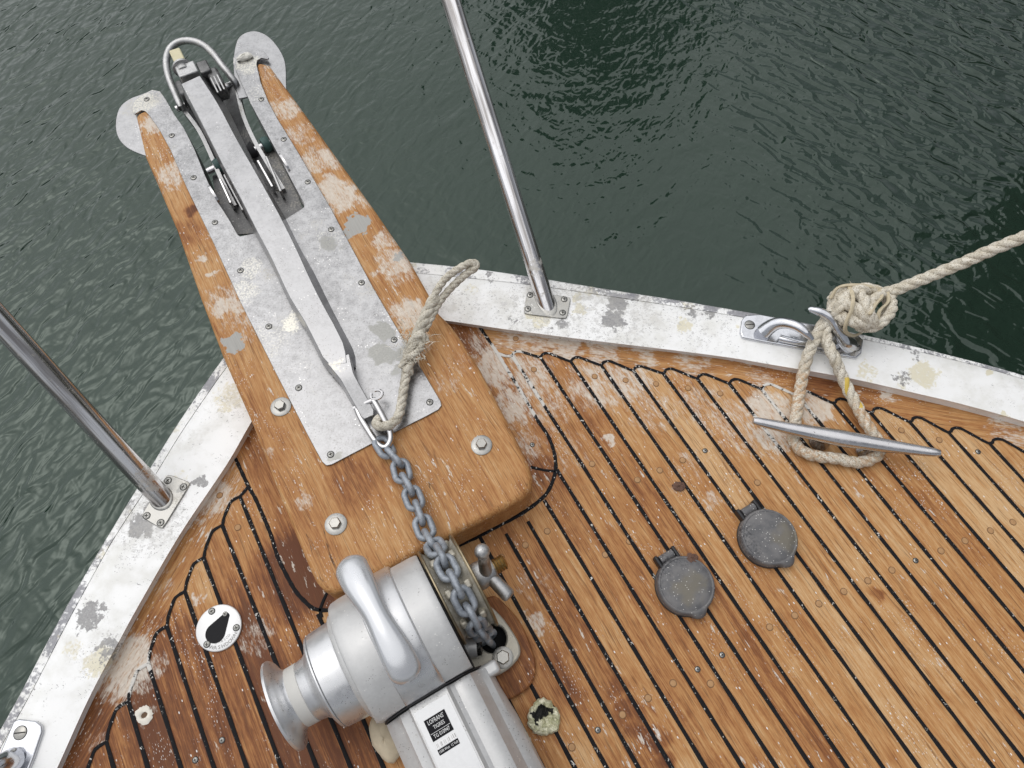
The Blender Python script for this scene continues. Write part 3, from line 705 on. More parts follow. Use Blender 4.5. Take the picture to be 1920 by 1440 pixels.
for i in range(n):
    a, b, c = le[i], re_[i], oe[i]; w = (b - a).normalized(); th_ = .004
    l2 = a - w * .006 - EZ * .030
    rs.append([l2, a - EZ * .0008, a + w * .0012 + EZ * .0002, b - w * .001 + EZ * .0002, b - EZ * .0006, c, c - w * th_ - EZ * .001, b - w * th_ - EZ * th_, a + w * th_ - EZ * th_, l2 + w * th_])
g.rings(rs); link('shank', g, anchor_metal, an, smooth=22)
nk = crom(PL([(634, 672, .1465), (650, 704, .143), (668, 737, .135), (684, 765, .128), (692, 782, .124)]), .008)
g = G(); rs = []
for i, p in enumerate(nk):
    t = (nk[min(i + 1, len(nk) - 1)] - nk[max(i - 1, 0)]).normalized(); s_ = EZ.cross(t).normalized() * -1
    q = i / (len(nk) - 1); w = .022 - .009 * min(1, q * 3) - (.004 if q > .95 else 0)
    rs.append([p + s_ * w, p + EZ * .001, p - s_ * w, p - s_ * w * 1.15 - EZ * .026, p + s_ * w * 1.15 - EZ * .026])
    rs[-1] = [p - s_ * w, p + s_ * w, p + s_ * (w + .004) - EZ * .028, p - s_ * w - EZ * .028]
g.rings(rs); link('shank_end', g, anchor_metal, an, smooth=30, bevel=.0012)
rb = crom(PL([(341, 203, .085), (338, 197, .095), (327, 172, .10), (315, 140, .11), (312, 112, .118), (320, 90, .124), (338, 78, .128), (361, 77, .13), (382, 85, .128), (400, 101, .124), (416, 122, .118), (430, 140, .108), (441, 155, .097), (444, 163, .085)]), .008)
g = G(); g.tube(rb, .0085, 14); link('roll_bar', g, dull_metal, an)
le_ = crom(PL([(340, 200, .083), (372, 243, .078), (395, 290, .072), (413, 332, .066), (440, 385, .056)]), .02)
ri_ = crom(PL([(442, 158, .083), (455, 213, .078), (475, 260, .072), (501, 305, .066), (531, 354, .056)]), .02)
for q in (le_, ri_):
    g = G(); g.rings([[p - EV * .0045, p + EV * .0045, p + EV * .003 - EZ * .03, p - EV * .003 - EZ * .03] for p in q]); link('fluke_edge', g, dull_metal, an, smooth=30)
for q, cx in ((le_, 1), (ri_, -1)):
    n_ = 12; a = resample(q, n_); cen = resample(PL([(390, 175, .03), (440, 270, .03), (480, 360, .03)]), n_)
    g = G(); g.rings([[x - EZ * .004, y, y - EZ * .006, x - EZ * .010] for x, y in zip(a, cen)]); link('fluke', g, dark_metal, an, smooth=30)
for pr in (((483, 301), (511, 351)), ((499, 294), (527, 360)), ((412, 335), (433, 381)), ((421, 328), (456, 395))):
    a, b = P(*pr[0], .085), P(*pr[1], .07); t = (b - a).normalized(); g = G()
    g.box(a.lerp(b, .5) - EZ * .01, t, EZ.cross(t).normalized(), t.cross(EZ.cross(t).normalized()), ((b - a).length, .006, .03)); link('fluke_lug', g, steel if pr[0][0] in (483, 412) else dull_metal, an, smooth=30, bevel=.0015)
# head fittings between the horns of the roll bar
tdir = (P(430, 330, .15) - P(345, 150, .15)); tdir.z = 0; tdir.normalize(); sdir = EZ.cross(tdir)
def ablock(name, x, y, z, lx, ly, lz, m, bv=.003):
    g = G(); g.box(P(x, y, z), tdir, sdir, EZ, (lx, ly, lz)); return link(name, g, m, an, smooth=30, bevel=bv)
ablock('head_block', 355, 140, .146, .04, .046, .035, dull_metal)
ablock('head_block', 387, 137, .138, .04, .026, .04, dark_metal)
ablock('ribbed_block', 409, 158, .125, .062, .028, .05, dark_metal, .006)
for k_ in range(3): ablock('rib', 402 + 6 * k_, 160 - 3 * k_, .151, .055, .004, .004, dull_metal, .001)
ablock('ribbed_block', 347, 178, .115, .05, .02, .05, dark_metal, .006)
ablock('pale_tab', 335, 110, .15, .05, .026, .02, plain('yellowed tab', (.62, .57, .38), .6, .15, 60), .003)
g = G(); a = P(343, 128, .150); g.lathe(a, tdir, [(-.006, .02), (-.004, .023), (.002, .023), (.003, .017), (.018, .017)], 24); link('collar', g, dull_metal, an)

# shackle
shk = root('shackle', P(705, 790, ZB + .004), 0, 'small bright steel shackle joining the anchor shank to the chain', 'shackle')
bow = crom(PL([(667, 762, .118), (676, 783, .118), (690, 806, .117), (703, 826, .116), (713, 836, .115), (724, 838, .115), (732, 826, .117), (731, 808, .120), (722, 790, .124), (710, 767, .128), (699, 748, .130)]), .006)
g = G(); g.tube(bow, .0058, 12); link('shackle_bow', g, steel, shk)
g = G(); g.tube(PL([(664, 766, .118), (700, 750, .130)]), .0055, 12); g.tube(crom([P(706, 740, .134) + EU * (.009 * math.cos(t)) + EV * (.011 * math.sin(t)) for t in np.linspace(0, 5.6, 14)], .003), .003, 8); link('shackle_pin', g, steel, shk)

# ------------------------------------------------------------------ chain
ch = root('anchor_chain', P(760, 900, ZB), 0, 'blue grey galvanised anchor chain running from the shackle over the windlass wheel', 'chain')
AXU, AXZ = .190, .115
GU, GZ, GR = .2125, .120, .0745                    # chain wheel: axis and radius of the chain's centre line
path = PL([(715, 826, .112), (722, 841, .112), (747, 868, .112), (757, 898, .114), (772, 927, .118)])
path += [UV(.315, .013, .129), UV(.288, .0145, .151)] + [UV(GU + GR * math.cos(math.radians(a)), .0160, GZ + GR * math.sin(math.radians(a))) for a in range(48, 176, 12)] + [UV(.1345, .020, .09), UV(.131, .024, .05), UV(.129, .026, .0), UV(.128, .026, -.04)]
cp = crom(path, .001); cl = [0]
for a, b in zip(cp, cp[1:]): cl.append(cl[-1] + (b - a).length)
def at_len(s):
    i = int(np.searchsorted(cl, s)); i = min(max(i, 1), len(cp) - 1)
    return cp[i], (cp[min(i + 6, len(cp) - 1)] - cp[max(i - 6, 0)]).normalized()
pitch = .0292; s0 = .014; i = 0
while s0 + i * pitch < cl[-1] - .01:
    c, t = at_len(s0 + i * pitch)
    side = t.cross(EZ)
    if side.length < .2: side = EV.copy()
    side.normalize(); nrm = side.cross(t).normalized()
    roll = (.12 if i % 2 == 0 else math.pi / 2 + .12) + random.uniform(-.16, .16)
    if i == 0: roll = .5
    X = side * math.cos(roll) + nrm * math.sin(roll)
    q = []
    for k_ in range(28):
        a = 2 * math.pi * k_ / 28; ca, sa = math.cos(a), math.sin(a)
        q.append(c + t * (ca * .0115 + (.0088 if ca > 0 else -.0088) * min(1, abs(ca) * 4)) + X * (sa * .0132))
    g = G(); g.tube(q, .0057, 10, closed=True); link('chain_link', g, chain_metal, ch, smooth=60); i += 1

# ------------------------------------------------------------------ rope
def rope(g, path, R, pitch=None, tracer=None, fuzz=0, ends=True, phase=0.0):
    pitch = pitch or R * 5.6; p = crom(path, R * .33); up = EZ.copy(); s = 0; st = [[], [], []]
    for i, c in enumerate(p):
        t = (p[min(i + 1, len(p) - 1)] - p[max(i - 1, 0)]).normalized()
        x = up.cross(t)
        if x.length < 1e-4: x = Vector((1, 0, 0)).cross(t)
        x.normalize(); up = t.cross(x)
        if i: s += (c - p[i - 1]).length
        for k in range(3):
            a = phase + 2 * math.pi * (k / 3 + s / pitch)
            st[k].append(c + (x * math.cos(a) + up * math.sin(a)) * R * .42)
        if fuzz and random.random() < fuzz:
            a = random.uniform(0, 6.28); d = (x * math.cos(a) + up * math.sin(a)); b0 = c + d * R * .9
            b1 = b0 + d * random.uniform(.1, .55) * R + t * random.uniform(-1, 1) * R * .8; w = t.cross(d) * R * .035
            g.add([b0 - w, b0 + w, b1 + w * .4, b1 - w * .4], [(0, 1, 2, 3)])
    for k in range(3):
        f0 = len(g.f); g.tube(st[k], R * .60, 9)
        if tracer and k == 0:
            for i in range(0, len(st[k]) - 1):
                if math.sin(i * .12 + phase) > .55:
                    for q in range(2): g.a[f0 + i * 9 + q + 2] = 1.0
tail = root('rope_tail', P(800, 600, ZB), 0, 'short weathered cream rope strop with a spliced eye looped through the shackle', 'rope')
g = G()
rope(g, PL([(716, 782, .119), (706, 790, .121), (706, 797, .125), (722, 799, .130), (738, 792, .130), (748, 778, .128), (753, 755, .126), (757, 730, .126), (761, 705, .127), (765, 682, .128)]), .0092, fuzz=.25)
rope(g, PL([(763, 700, .128), (768, 668, .132), (778, 640, .138), (790, 612, .143), (802, 585, .147), (816, 556, .152)]), .0122, fuzz=.3, phase=1.0)
rope(g, PL([(808, 575, .152), (818, 548, .157), (833, 525, .162), (852, 509, .167), (872, 497, .17), (886, 492, .171), (893, 496, .168), (890, 503, .163), (876, 512, .157), (859, 527, .152), (840, 546, .148), (823, 568, .145), (809, 594, .142), (797, 618, .138)]), .0078, fuzz=.2, phase=2.0)
link('strop', g, rope_a, tail, smooth=60)
g = G()
for k_ in range(260):                       # frayed ends at the splice
    c = P(775 + random.gauss(0, 13), 648 + random.gauss(0, 20), .138 + random.uniform(-.006, .010))
    d = Vector((random.gauss(0, 1), random.gauss(0, 1), random.gauss(.1, .5))).normalized(); l = random.uniform(.006, .022)
    w = d.cross(EZ).normalized() * .0006; m_ = c + d * l * .5 + Vector((0, 0, .002)); e_ = c + d * l + Vector((random.gauss(0, .003), random.gauss(0, .003), -.002))
    g.add([c - w, c + w, m_ + w, m_ - w, e_ + w * .3, e_ - w * .3], [(0, 1, 2, 3), (3, 2, 4, 5)])
link('frayed_ends', g, rope_a, tail, smooth=0, recalc=False)
g = G(); rope(g, PL([(752, 690, .134), (762, 672, .141), (778, 664, .143), (790, 650, .138), (786, 640, .132)]), .007, phase=.5); rope(g, PL([(768, 650, .135), (780, 634, .146), (792, 628, .144), (800, 640, .134)]), .007, phase=.1); link('splice_tucks', g, rope_a, tail, smooth=60)

# ------------------------------------------------------------------ windlass
wl = root('windlass', UV(AXU, -.05, 0), ANG - math.pi / 2, 'silver anchor windlass with warping drum and black label, on the teak deck', 'windlass')
def AX(v, du=0, dz=0): return UV(AXU + du, v, AXZ + dz)
hole = P(924, 1197, .03); hole0 = Vector((hole.x, hole.y, 0))
def annulus(name, outer, z0, z1, r, m, bv):
    n = 48; outer = resample(crom(outer + [outer[0]], .01), 200); rs_o = []
    for k in range(n):
        a = 2 * math.pi * k / n; d = Vector((math.cos(a), math.sin(a), 0))
        best = min(outer, key=lambda p: -((p - hole0).x * d.x + (p - hole0).y * d.y) / max(1e-6, math.hypot((p - hole0).x, (p - hole0).y)))
        rs_o.append(Vector((best.x, best.y, 0)))
    rs_i = [hole0 + Vector((math.cos(2 * math.pi * k / n), math.sin(2 * math.pi * k / n), 0)) * r for k in range(n)]
    g = G(); g.rings([[p + EZ * z0 for p in rs_i], [p + EZ * z0 for p in rs_o], [p + EZ * z1 for p in rs_o], [p + EZ * z1 for p in rs_i], [p + EZ * z0 for p in rs_i]], caps=False)
    return link(name, g, m, wl, smooth=35, bevel=bv)
annulus('base_plate', PL([(900, 1120), (935, 1150), (957, 1178), (974, 1208), (975, 1228), (962, 1246), (941, 1262), (905, 1275), (860, 1290), (800, 1290), (800, 1150), (850, 1110)], .03), .012, .030, .0235, base_cast, .003)
annulus('wood_pad', PL([(930, 1115), (975, 1165), (1000, 1225), (1005, 1255), (998, 1280), (970, 1305), (900, 1330), (780, 1370), (720, 1380), (690, 1300), (720, 1180)], .012), .0015, .012, .026, pad_wood, .003)
g = G(); g.lathe(hole0, EZ, [(.0295, .0236), (.0025, .0236)], 40, caps=False); g.lathe(hole0, EZ, [(.0022, .0005), (.0024, .0236)], 40, caps=False); link('chain_pipe', g, hole_black, wl)  # black lining and floor paint in the shade of a deep hole
# housing: profile in the fore-and-aft plane
def profile(r, back, topz):
    q = []
    for k in range(0, 25):
        a = math.radians(-70 + k * (178) / 24)
        q.append((r * math.cos(a), r * math.sin(a)))
    # from the crown back and down to the seam
    x1, z1 = q[-1]
    q += [(x1 * .5 + back * .5, z1 - (z1 - topz) * .28), (back * .9 + x1 * .1, topz + .006), (back, topz - .004), (back, -AXZ + .02)]
    return q
def extr(name, q, vs, m, bv=0, taper=None):
    g = G(); rs = []
    for i, v in enumerate(vs):
        k = taper[i] if taper else 1
        rs.append([UV(AXU + x * (k if x > -.07 else 1), v, AXZ + z * (k if z > 0 else 1)) for x, z in q])
    g.rings(rs); return link(name, g, m, wl, smooth=32, bevel=bv)
extr('housing', profile(.105, -.098, .052), [-.1775, -.176, -.172, -.160, -.06, -.03, -.021, -.018], cast, 0, [.90, .94, .965, .98, 1, 1, .99, .97])
extr('housing_ridge', profile(.111, -.099, .060), [-.129, -.127, -.121, -.073, -.067, -.064], cast_bright, 0, [.94, .985, 1, 1, .985, .94])
# motor cover, running aft
def cover_sec(u, k=1.0, dz=0.0, wide=0.0):
    pr = [(-.176, .012), (-.177, .085), (-.173, .112), (-.160, .128), (-.152, .134), (-.146, .143), (-.136, .147), (-.131, .150), (-.127, .160), (-.066, .160), (-.061, .152), (-.054, .149), (-.046, .150), (-.036, .149), (-.026, .143), (-.018, .128), (-.012, .118), (-.002, .112), (.003 + wide, .100), (.006 + wide, .075), (.006 + wide, .012)]
    c = -.0965
    return [UV(u, c + (v - c) * k, z + (dz if z > .05 else 0)) for v, z in pr]
g = G(); us = [.0885, .086, .079, .05, .0, -.08, -.18, -.30, -.36, -.375]
g.rings([cover_sec(u, .97 if i in (0, len(us) - 1) else (1.0), (-.012 if i == 0 else (-.003 if i == 1 else 0)) - (.02 if i == 9 else 0), .0 if u > .0 else .004) for i, u in enumerate(us)]); link('motor_cover', g, cast, wl, smooth=28)
g = G(); g.rings([[UV(u, v, z + .1606) for v, z in ((-.1255, -.003), (-.1245, .0), (-.0685, .0), (-.0675, -.003))] for u in (.077, .04, -.1, -.34)]); link('cover_panel', g, cast_panel, wl, smooth=30)
g = G(); g.rings([[UV(u, v, z) for v, z in ((-.177, .014), (-.176, .10), (-.166, .128), (-.150, .143), (-.127, .155), (-.066, .155), (-.035, .145), (-.014, .122), (-.006, .10), (-.002, .014))] for u in (.0908, .0886)]); link('seam_gasket', g, black_rubber, wl, smooth=0)
g = G(); g.box(UV(.078, -.006, .085), EU, EV, EZ, (.022, .05, .05)); link('side_lug', g, cast, wl, smooth=30, bevel=.006, seg=3)
# warping drum
g = G(); g.lathe(AX(0), EV, [(-.300, .060), (-.3025, .066), (-.301, .0715), (-.297, .072), (-.2935, .069), (-.289, .058), (-.284, .050), (-.2785, .0468), (-.2775, .0465)], 64); link('drum_flange', g, cast_bright, wl, smooth=40)
g = G(); g.lathe(AX(0), EV, [(-.2778, .0462), (-.277, .0472), (-.2595, .0478), (-.2587, .0468)], 64); link('drum_band', g, band_grey, wl)
g = G(); g.lathe(AX(0), EV, [(-.2590, .0468), (-.2582, .0475), (-.246, .0495), (-.238, .056), (-.2335, .067), (-.2305, .0735), (-.2285, .0752), (-.2265, .0750), (-.2255, .073)], 64); link('warping_drum', g, cast_bright, wl, smooth=40)
g = G(); g.lathe(AX(0), EV, [(-.2258, .070), (-.2252, .0745), (-.2240, .0765), (-.190, .0790), (-.187, .0785), (-.1865, .076)], 64); link('clutch_drum', g, cast_bright, wl, smooth=40)
g = G(); g.lathe(AX(0), EV, [(-.1868, .078), (-.186, .084), (-.184, .0865), (-.178, .0885), (-.1770, .088)], 64); link('drum_collar', g, cast, wl)
# lever lying over the housing
ctr = crom(PL([(653, 1050, .200), (666, 1080, .219), (682, 1110, .230), (702, 1146, .236), (722, 1185, .238), (744, 1226, .234), (757, 1252, .227), (769, 1279, .214)]), .005)
g = G(); rs = []; m_ = len(ctr)
for i, p in enumerate(ctr):
    q = i / (m_ - 1); t = (ctr[min(i + 1, m_ - 1)] - ctr[max(i - 1, 0)]).normalized(); s_ = t.cross(EZ).normalized(); nn = s_.cross(t).normalized()
    w = .0262 - .0065 * math.exp(-((q - .52) / .20) ** 2) - .0015 * q
    e_ = min(1, math.sqrt(max(0.0005, 1 - max(0, (0.10 - q) / .10) ** 2))) * min(1, math.sqrt(max(0.0005, 1 - max(0, (q - .90) / .10) ** 2)))
    w *= e_; hh = (.013 + .004 * (1 - q)) * (e_ ** .7)
    rs.append([p + s_ * w * math.cos(a) + nn * hh * math.sin(a) for a in np.linspace(0, 2 * math.pi, 20, endpoint=False)])
g.rings(rs); link('lever', g, metal('bright lever alloy', (.64, .65, .67), .28, .03, 0, 8, metallic=.6, bmp=0), wl, smooth=60)
# chain wheel
def AG(v): return UV(GU, v, GZ)
for v in (-.0155, .0430):
    g = G(); g.lathe(AG(v), EV, [(0, .060), (0, .0825), (.002, .0840), (.004, .0840), (.0055, .0825), (.0055, .060)], 64, caps=False); g.lathe(AG(v), EV, [(.001, .03), (.001, .065), (.0045, .065), (.0045, .03)], 40); link('wheel_cheek', g, bronze, wl, smooth=35)
g = G(); g.lathe(AG(0), EV, [(-.0105, .078), (-.006, .073), (.003, .064), (.009, .060), (.024, .060), (.030, .064), (.038, .073), (.0432, .078)], 64); link('chain_wheel', g, base_cast, wl, smooth=40)
for k_ in range(8):
    a = 2 * math.pi * k_ / 8 + .2; d = EU * math.cos(a) + EZ * math.sin(a); t = EU * -math.sin(a) + EZ * math.cos(a)
    for sg in (-1, 1):
        g = G(); g.box(AG(.0165 + sg * .0165) + d * .069, t, EV, d, (.014, .011, .018)); link('wheel_tooth', g, base_cast, wl, smooth=30, bevel=.003)
g = G(); g.lathe(AX(0), EV, [(-.0178, .098), (-.0157, .1)], 64); link('wheel_gap', g, black_rubber, wl)
# clutch nut with its two arms, and the bronze shaft end
g = G(); g.lathe(AG(0), EV, [(.049, .022), (.056, .024), (.082, .022), (.086, .019)], 32); link('clutch_hub', g, dull_metal, wl, smooth=35, bevel=.002)
hubc = P(914, 1075, AXZ + .02)
g = G(); a = P(911, 1072, .135); b = P(904, 1034, .200); g.tube([a.lerp(b, t) for t in (0, .3, .6, .8)], [.011, .0105, .0095, .0085], 16); g.ball(b, .0125, .0125, .0125, 20, 12); link('clutch_arm', g, dull_metal, wl, smooth=50)
g = G(); a = P(922, 1084, .125); b = P(957, 1120, .118); g.tube([a.lerp(b, t) for t in (0, .2, .5, .85, .95, 1)], [.011, .0115, .0118, .0122, .011, .007], 16); link('clutch_arm', g, dull_metal, wl, smooth=50)
g = G(); g.lathe(AG(0), EV, [(.086, .012)] + [(.087 + .0025 * k, .0125 + (.0012 if k % 2 else -.0006)) for k in range(8)] + [(.108, .009)], 24); link('shaft_end', g, bronze_gold, wl, smooth=35)
g = G(); d = (P(905, 1212, .05) - P(866, 1216, .05)).normalized(); a = P(872, 1214, .05); g.lathe(a, d, [(-.02, .019), (.004, .019), (.006, .0175), (.020, .0175)], 28); st_ = link('stripper_arm', g, cast, wl, smooth=35)
g = G(); a = P(895, 1212, .05); x = d.orthogonal().normalized(); y = d.cross(x); g.rings([[a + d * t + (x * math.cos(k * math.pi / 3) + y * math.sin(k * math.pi / 3)) * r for k in range(6)] for t, r in ((-.006, .016), (.006, .016), (.008, .013))]); link('hex_nut', g, screw_metal, st_, smooth=25)
hex_bolt(943, 1233, .030, wl, .012, .018)
g = G(); g.ball(P(722, 1383, .02), .022, .04, .018, 18, 10, (EV, EU, EZ), .08); link('sealant_foot', g, cream_foam, wl, smooth=50)
# writing on the cover
def text(body, size, o, xd, yd, mat, parent, name='lettering', th=.0003, align='CENTER', sx=1.0):
    cu = bpy.data.curves.new(name, 'FONT'); cu.body = body; cu.size = size; cu.extrude = th; cu.align_x = align; cu.align_y = 'CENTER'; cu.resolution_u = 2
    ob = bpy.data.objects.new(name + '_tmp', cu); C.objects.link(ob)
    dg = bpy.context.evaluated_depsgraph_get(); me = bpy.data.meshes.new_from_object(ob.evaluated_get(dg))
    bpy.data.objects.remove(ob)
    xd = xd.normalized(); yd = yd.normalized(); zd = xd.cross(yd)
    g = G(); g.add([o + xd * v.co.x * sx + yd * v.co.y + zd * v.co.z for v in me.vertices], [tuple(p.vertices) for p in me.polygons])
    bpy.data.meshes.remove(me)
    return link(name, g, mat, parent, smooth=0, recalc=False)
PZ = .1612
def lab(u0, u1, v0, v1):
    g = G(); g.prism([UV(u0, v0), UV(u0, v1), UV(u1, v1), UV(u1, v0)], PZ - .0008, PZ); return g
lu, lv = uv(823, 1361, PZ)
b1 = link('label_plate', lab(lu + .0165, lu - .0150, lv - .0170, lv + .0170), label_black, wl, smooth=0)
text("LOFRANS'", .0090, UV(lu + .0105, lv, PZ + .0001), EV, EU, white_text, b1, sx=.66)
text('TIGRES', .0078, UV(lu + .0015, lv + .001, PZ + .0001), EV, EU, white_text, b1, sx=.74)
g = G(); g.prism([UV(lu - .0045, lv - .016), UV(lu - .0045, lv + .016), UV(lu - .0050, lv + .016), UV(lu - .0050, lv - .016)], PZ, PZ + .0002); link('dividing_line', g, white_text, b1, smooth=0)
text('TG 010947', .0078, UV(lu - .0098, lv, PZ + .0001), EV, EU, white_text, b1, sx=.72)
b2 = link('label_plate', lab(lu - .0275, lu - .0355, lv - .0165, lv + .0165), label_black, wl, smooth=0)
text('1500 Watt  12 Volt', .0052, UV(lu - .0315, lv, PZ + .0001), EV, EU, white_text, b2, sx=.74)
g = G(); g.prism([UV(lu - .0185, lv - .016), UV(lu - .0185, lv + .016), UV(lu - .0265, lv + .016), UV(lu - .0265, lv - .016)], PZ - .0008, PZ - .0002); b3 = link('label_strip', g, disc_white, wl, smooth=0)
g = G()
for k_ in range(11):
    vv = lv - .015 + .003 * k_ + random.uniform(-.0008, .0008); g.box(UV(lu - .0225, vv, PZ - .0001), EU, EV, EZ, (.006, random.choice((.0004, .0009)), .0003))
link('faded_print', g, grey_text, b3, smooth=0)

# ------------------------------------------------------------------ stanchions
def stanchion(plate_px, base, mid_, top, label, scr):
    r = root('pulpit_leg', P(*base, ZR), 0, label, 'pulpit leg', 'pulpit legs on the toe rail')
    g = G(); c = [P(x, y, ZR + .004) for x, y in plate_px]; cc = sum(c, Vector()) / 4; q = []
    for i in range(4):
        a, b, d = c[i - 1], c[i], c[(i + 1) % 4]; k = .16
        for t in (0, .5, 1):
            p0 = b.lerp(a, k * (1 - t)).lerp(b.lerp(d, k * t), t if t != .5 else .5)
            q.append(p0 if t != .5 else p0.lerp(b, .4))
    g.prism(q, ZR - .002, ZR + .004); link('base_plate', g, old_steel, r, smooth=30, bevel=.0012)
    a, b = P(*base, ZR), P(*top); d = (b - a)
    pts = [a - d.normalized() * .036] + [a + d * t for t in (.02, .25, .5, 1, 1.25, 1.55)]
    g = G(); g.tube(pts, .0195, 36); link('tube', g, tube_mat(base, top), r, smooth=60)
    t_ = d.normalized(); e0 = Vector((t_.x, t_.y, 0)).normalized(); e1 = EZ.cross(e0); st_ = 1 / t_.z
    g = G(); g.rings([[a + t_ * h + EZ * (.004 - 0 * h) + (e0 * math.cos(k) * st_ + e1 * math.sin(k)) * rr for k in np.linspace(0, 2 * math.pi, 32, endpoint=False)] for h, rr in ((-.002, .0216), (.0005, .0212), (.002, .0202), (.003, .0190))]); link('weld_bead', g, old_steel, r, smooth=60)
    screws(PL(scr, ZR + .0042), .0058, r, 'plate_screw')
stanchion([(989, 545), (1071, 557), (1063, 598), (981, 588)], (1023, 565), None, (845, 0, .36), 'steel pulpit leg rising from the starboard toe rail between platform and rope chock', [(994, 553), (1058, 561), (1055, 586), (990, 579)])
stanchion([(314, 888), (358, 905), (304, 993), (263, 968)], (304, 935), None, (0, 603, .36), 'steel pulpit leg rising from the port toe rail, left of the timber platform', [(315, 901), (344, 913), (301, 980), (275, 967)])

# ------------------------------------------------------------------ cleat
clt = root('horn_cleat', P(1580, 830), 0, 'long two horned alloy cleat bolted to the teak deck with rope around it', 'cleat')
a, b = P(1409, 792, .043), P(1757, 853, .043); g = G(); m_ = 40; pts = []; rr = []
for i in range(m_):
    q = i / (m_ - 1); pts.append(a.lerp(b, q) + EZ * (.010 * (abs(q - .5) * 2) ** 2)); x = abs(q - .5) * 2
    rr.append((.0165 - .0085 * x ** 1.3) * (1 if x < .985 else .8))
g.tube(pts, rr, 24, flat=.9); link('horn_bar', g, cleat_metal, clt, smooth=50)
for x, y in ((1535, 828), (1622, 845)):
    c = P(x, y, 0); g = G(); g.lathe(c, EZ, [(.001, .021), (.006, .020), (.012, .012), (.022, .010), (.034, .011), (.043, .013)], 24); link('cleat_foot', g, cleat_metal, clt, smooth=50)

# ------------------------------------------------------------------ chocks
chk = root('rope_chock', P(1505, 630, ZR), 0, 'worn chrome rope chock with two curled horns holding the mooring rope', 'chock', 'chocks on the toe rails')
g = G(); pl = PL([(1398, 590), (1425, 588), (1500, 603), (1560, 615), (1610, 627), (1620, 637), (1616, 662), (1606, 671), (1560, 664), (1500, 652), (1430, 640), (1392, 632), (1388, 622), (1391, 600)], ZR + .008)
g.prism(pl, ZR - .003, ZR + .007); link('chock_base', g, chrome, chk, smooth=35, bevel=.003, seg=3)
def horn(pts, rad):
    p = crom(PL(pts), .004); m_ = len(p); g = G(); rr = []
    for i in range(m_):
        q = i / (m_ - 1); x = q * (len(rad) - 1); k = min(int(x), len(rad) - 2); rr.append(rad[k] + (rad[k + 1] - rad[k]) * (x - k))
    g.tube(p, rr, 18); return g
link('chock_horn', horn([(1432, 622, .040), (1442, 614, .052), (1456, 607, .066), (1474, 606, .078), (1494, 612, .085), (1510, 623, .085), (1520, 633, .081), (1523, 637, .079)], [.017, .015, .013, .0115, .0105, .010, .0085, .005]), chrome, chk, smooth=50)
link('chock_horn', horn([(1592, 648, .040), (1584, 640, .056), (1574, 622, .074), (1562, 602, .086), (1548, 590, .092), (1532, 583, .094), (1520, 580, .092), (1517, 581, .090)], [.017, .015, .0130, .0115, .0105, .010, .0085, .005]), chrome, chk, smooth=50)
link('chock_horn', horn([(1462, 634, .036), (1478, 638, .040), (1502, 643, .041), (1530, 648, .040), (1560, 652, .036)], [.008, .007, .006, .006, .006]), chrome, chk, smooth=50)
def slot_screw(x, y, z, parent, r=.010):
    c = P(x, y, z); g = G(); g.lathe(c, EZ, [(-.003, r), (.0006, r), (.0014, r * .8)], 24); s_ = link('slotted_screw', g, screw_metal, parent, smooth=35)
    g = G(); d = Vector((math.cos(.1), math.sin(.1), 0)); g.box(c + EZ * .001, d, EZ.cross(d), EZ, (r * 1.8, r * .2, .0014)); link('slot', g, slot_black, s_, smooth=0)
    g = G(); g.lathe(c, EZ, [(-.002, r * 1.12), (.0002, r * 1.1)], 24); link('countersink', g, slot_black, s_)
slot_screw(1406, 609, ZR + .0072, chk); slot_screw(1604, 650, ZR + .0072, chk)
chk2 = root('rope_chock', P(20, 1420, ZR), 0, 'worn chrome chock end with one slotted screw on the port toe rail', 'chock', 'chocks on the toe rails')
g = G(); pl = PL([(24, 1352), (34, 1348), (66, 1352), (77, 1360), (78, 1372), (62, 1420), (30, 1500), (0, 1570), (-60, 1560), (-40, 1500), (-5, 1420)], ZR + .008)
g.prism(pl, ZR - .003, ZR + .007); link('chock_base', g, chrome, chk2, smooth=35, bevel=.003, seg=3)
link('chock_horn', horn([(22, 1425, .038), (10, 1432, .055), (-10, 1445, .072), (-28, 1468, .082), (-38, 1495, .082), (-42, 1510, .078)], [.019, .017, .014, .012, .010, .006]), chrome, chk2, smooth=50)
slot_screw(38, 1374, ZR + .0072, chk2)

# ------------------------------------------------------------------ mooring rope
mr_ = root('mooring_rope', P(1600, 600, ZR), 0, 'thick cream mooring rope knotted at the chock and passed around the cleat', 'rope')
RR = .0122
_a, far = P(1676, 545, .112), P(1930, 440, .26)
QB = far + (far - _a) * 4.2                         # bollard on the quay
print('QB', QB)
g = G()
rope(g, [QB, QB.lerp(far, .5) - EZ * .03, far, far.lerp(_a, .5) - EZ * .004, _a, P(1645, 556, .10), P(1612, 562, .098), P(1580, 572, .098)], RR, tracer=1, fuzz=.6)
# standing part down through the chock to the cleat and back
rope(g, PL([(1600, 565, .085), (1570, 580, .085), (1548, 600, .075), (1535, 622, .066), (1524, 645, .064), (1514, 668, .052), (1506, 700, .034), (1499, 740, .026), (1494, 775, .024), (1489, 805, .020), (1490, 830, .016), (1508, 848, .014), (1535, 856, .014), (1570, 860, .014), (1605, 867, .014), (1632, 862, .014), (1648, 850, .015), (1650, 838, .016), (1640, 818, .020), (1628, 800, .024), (1606, 760, .026), (1588, 726, .030), (1574, 694, .042), (1563, 668, .060), (1552, 645, .064), (1548, 622, .066), (1556, 600, .078), (1575, 588, .086), (1600, 580, .09)]), RR, tracer=1, fuzz=.5, phase=1)
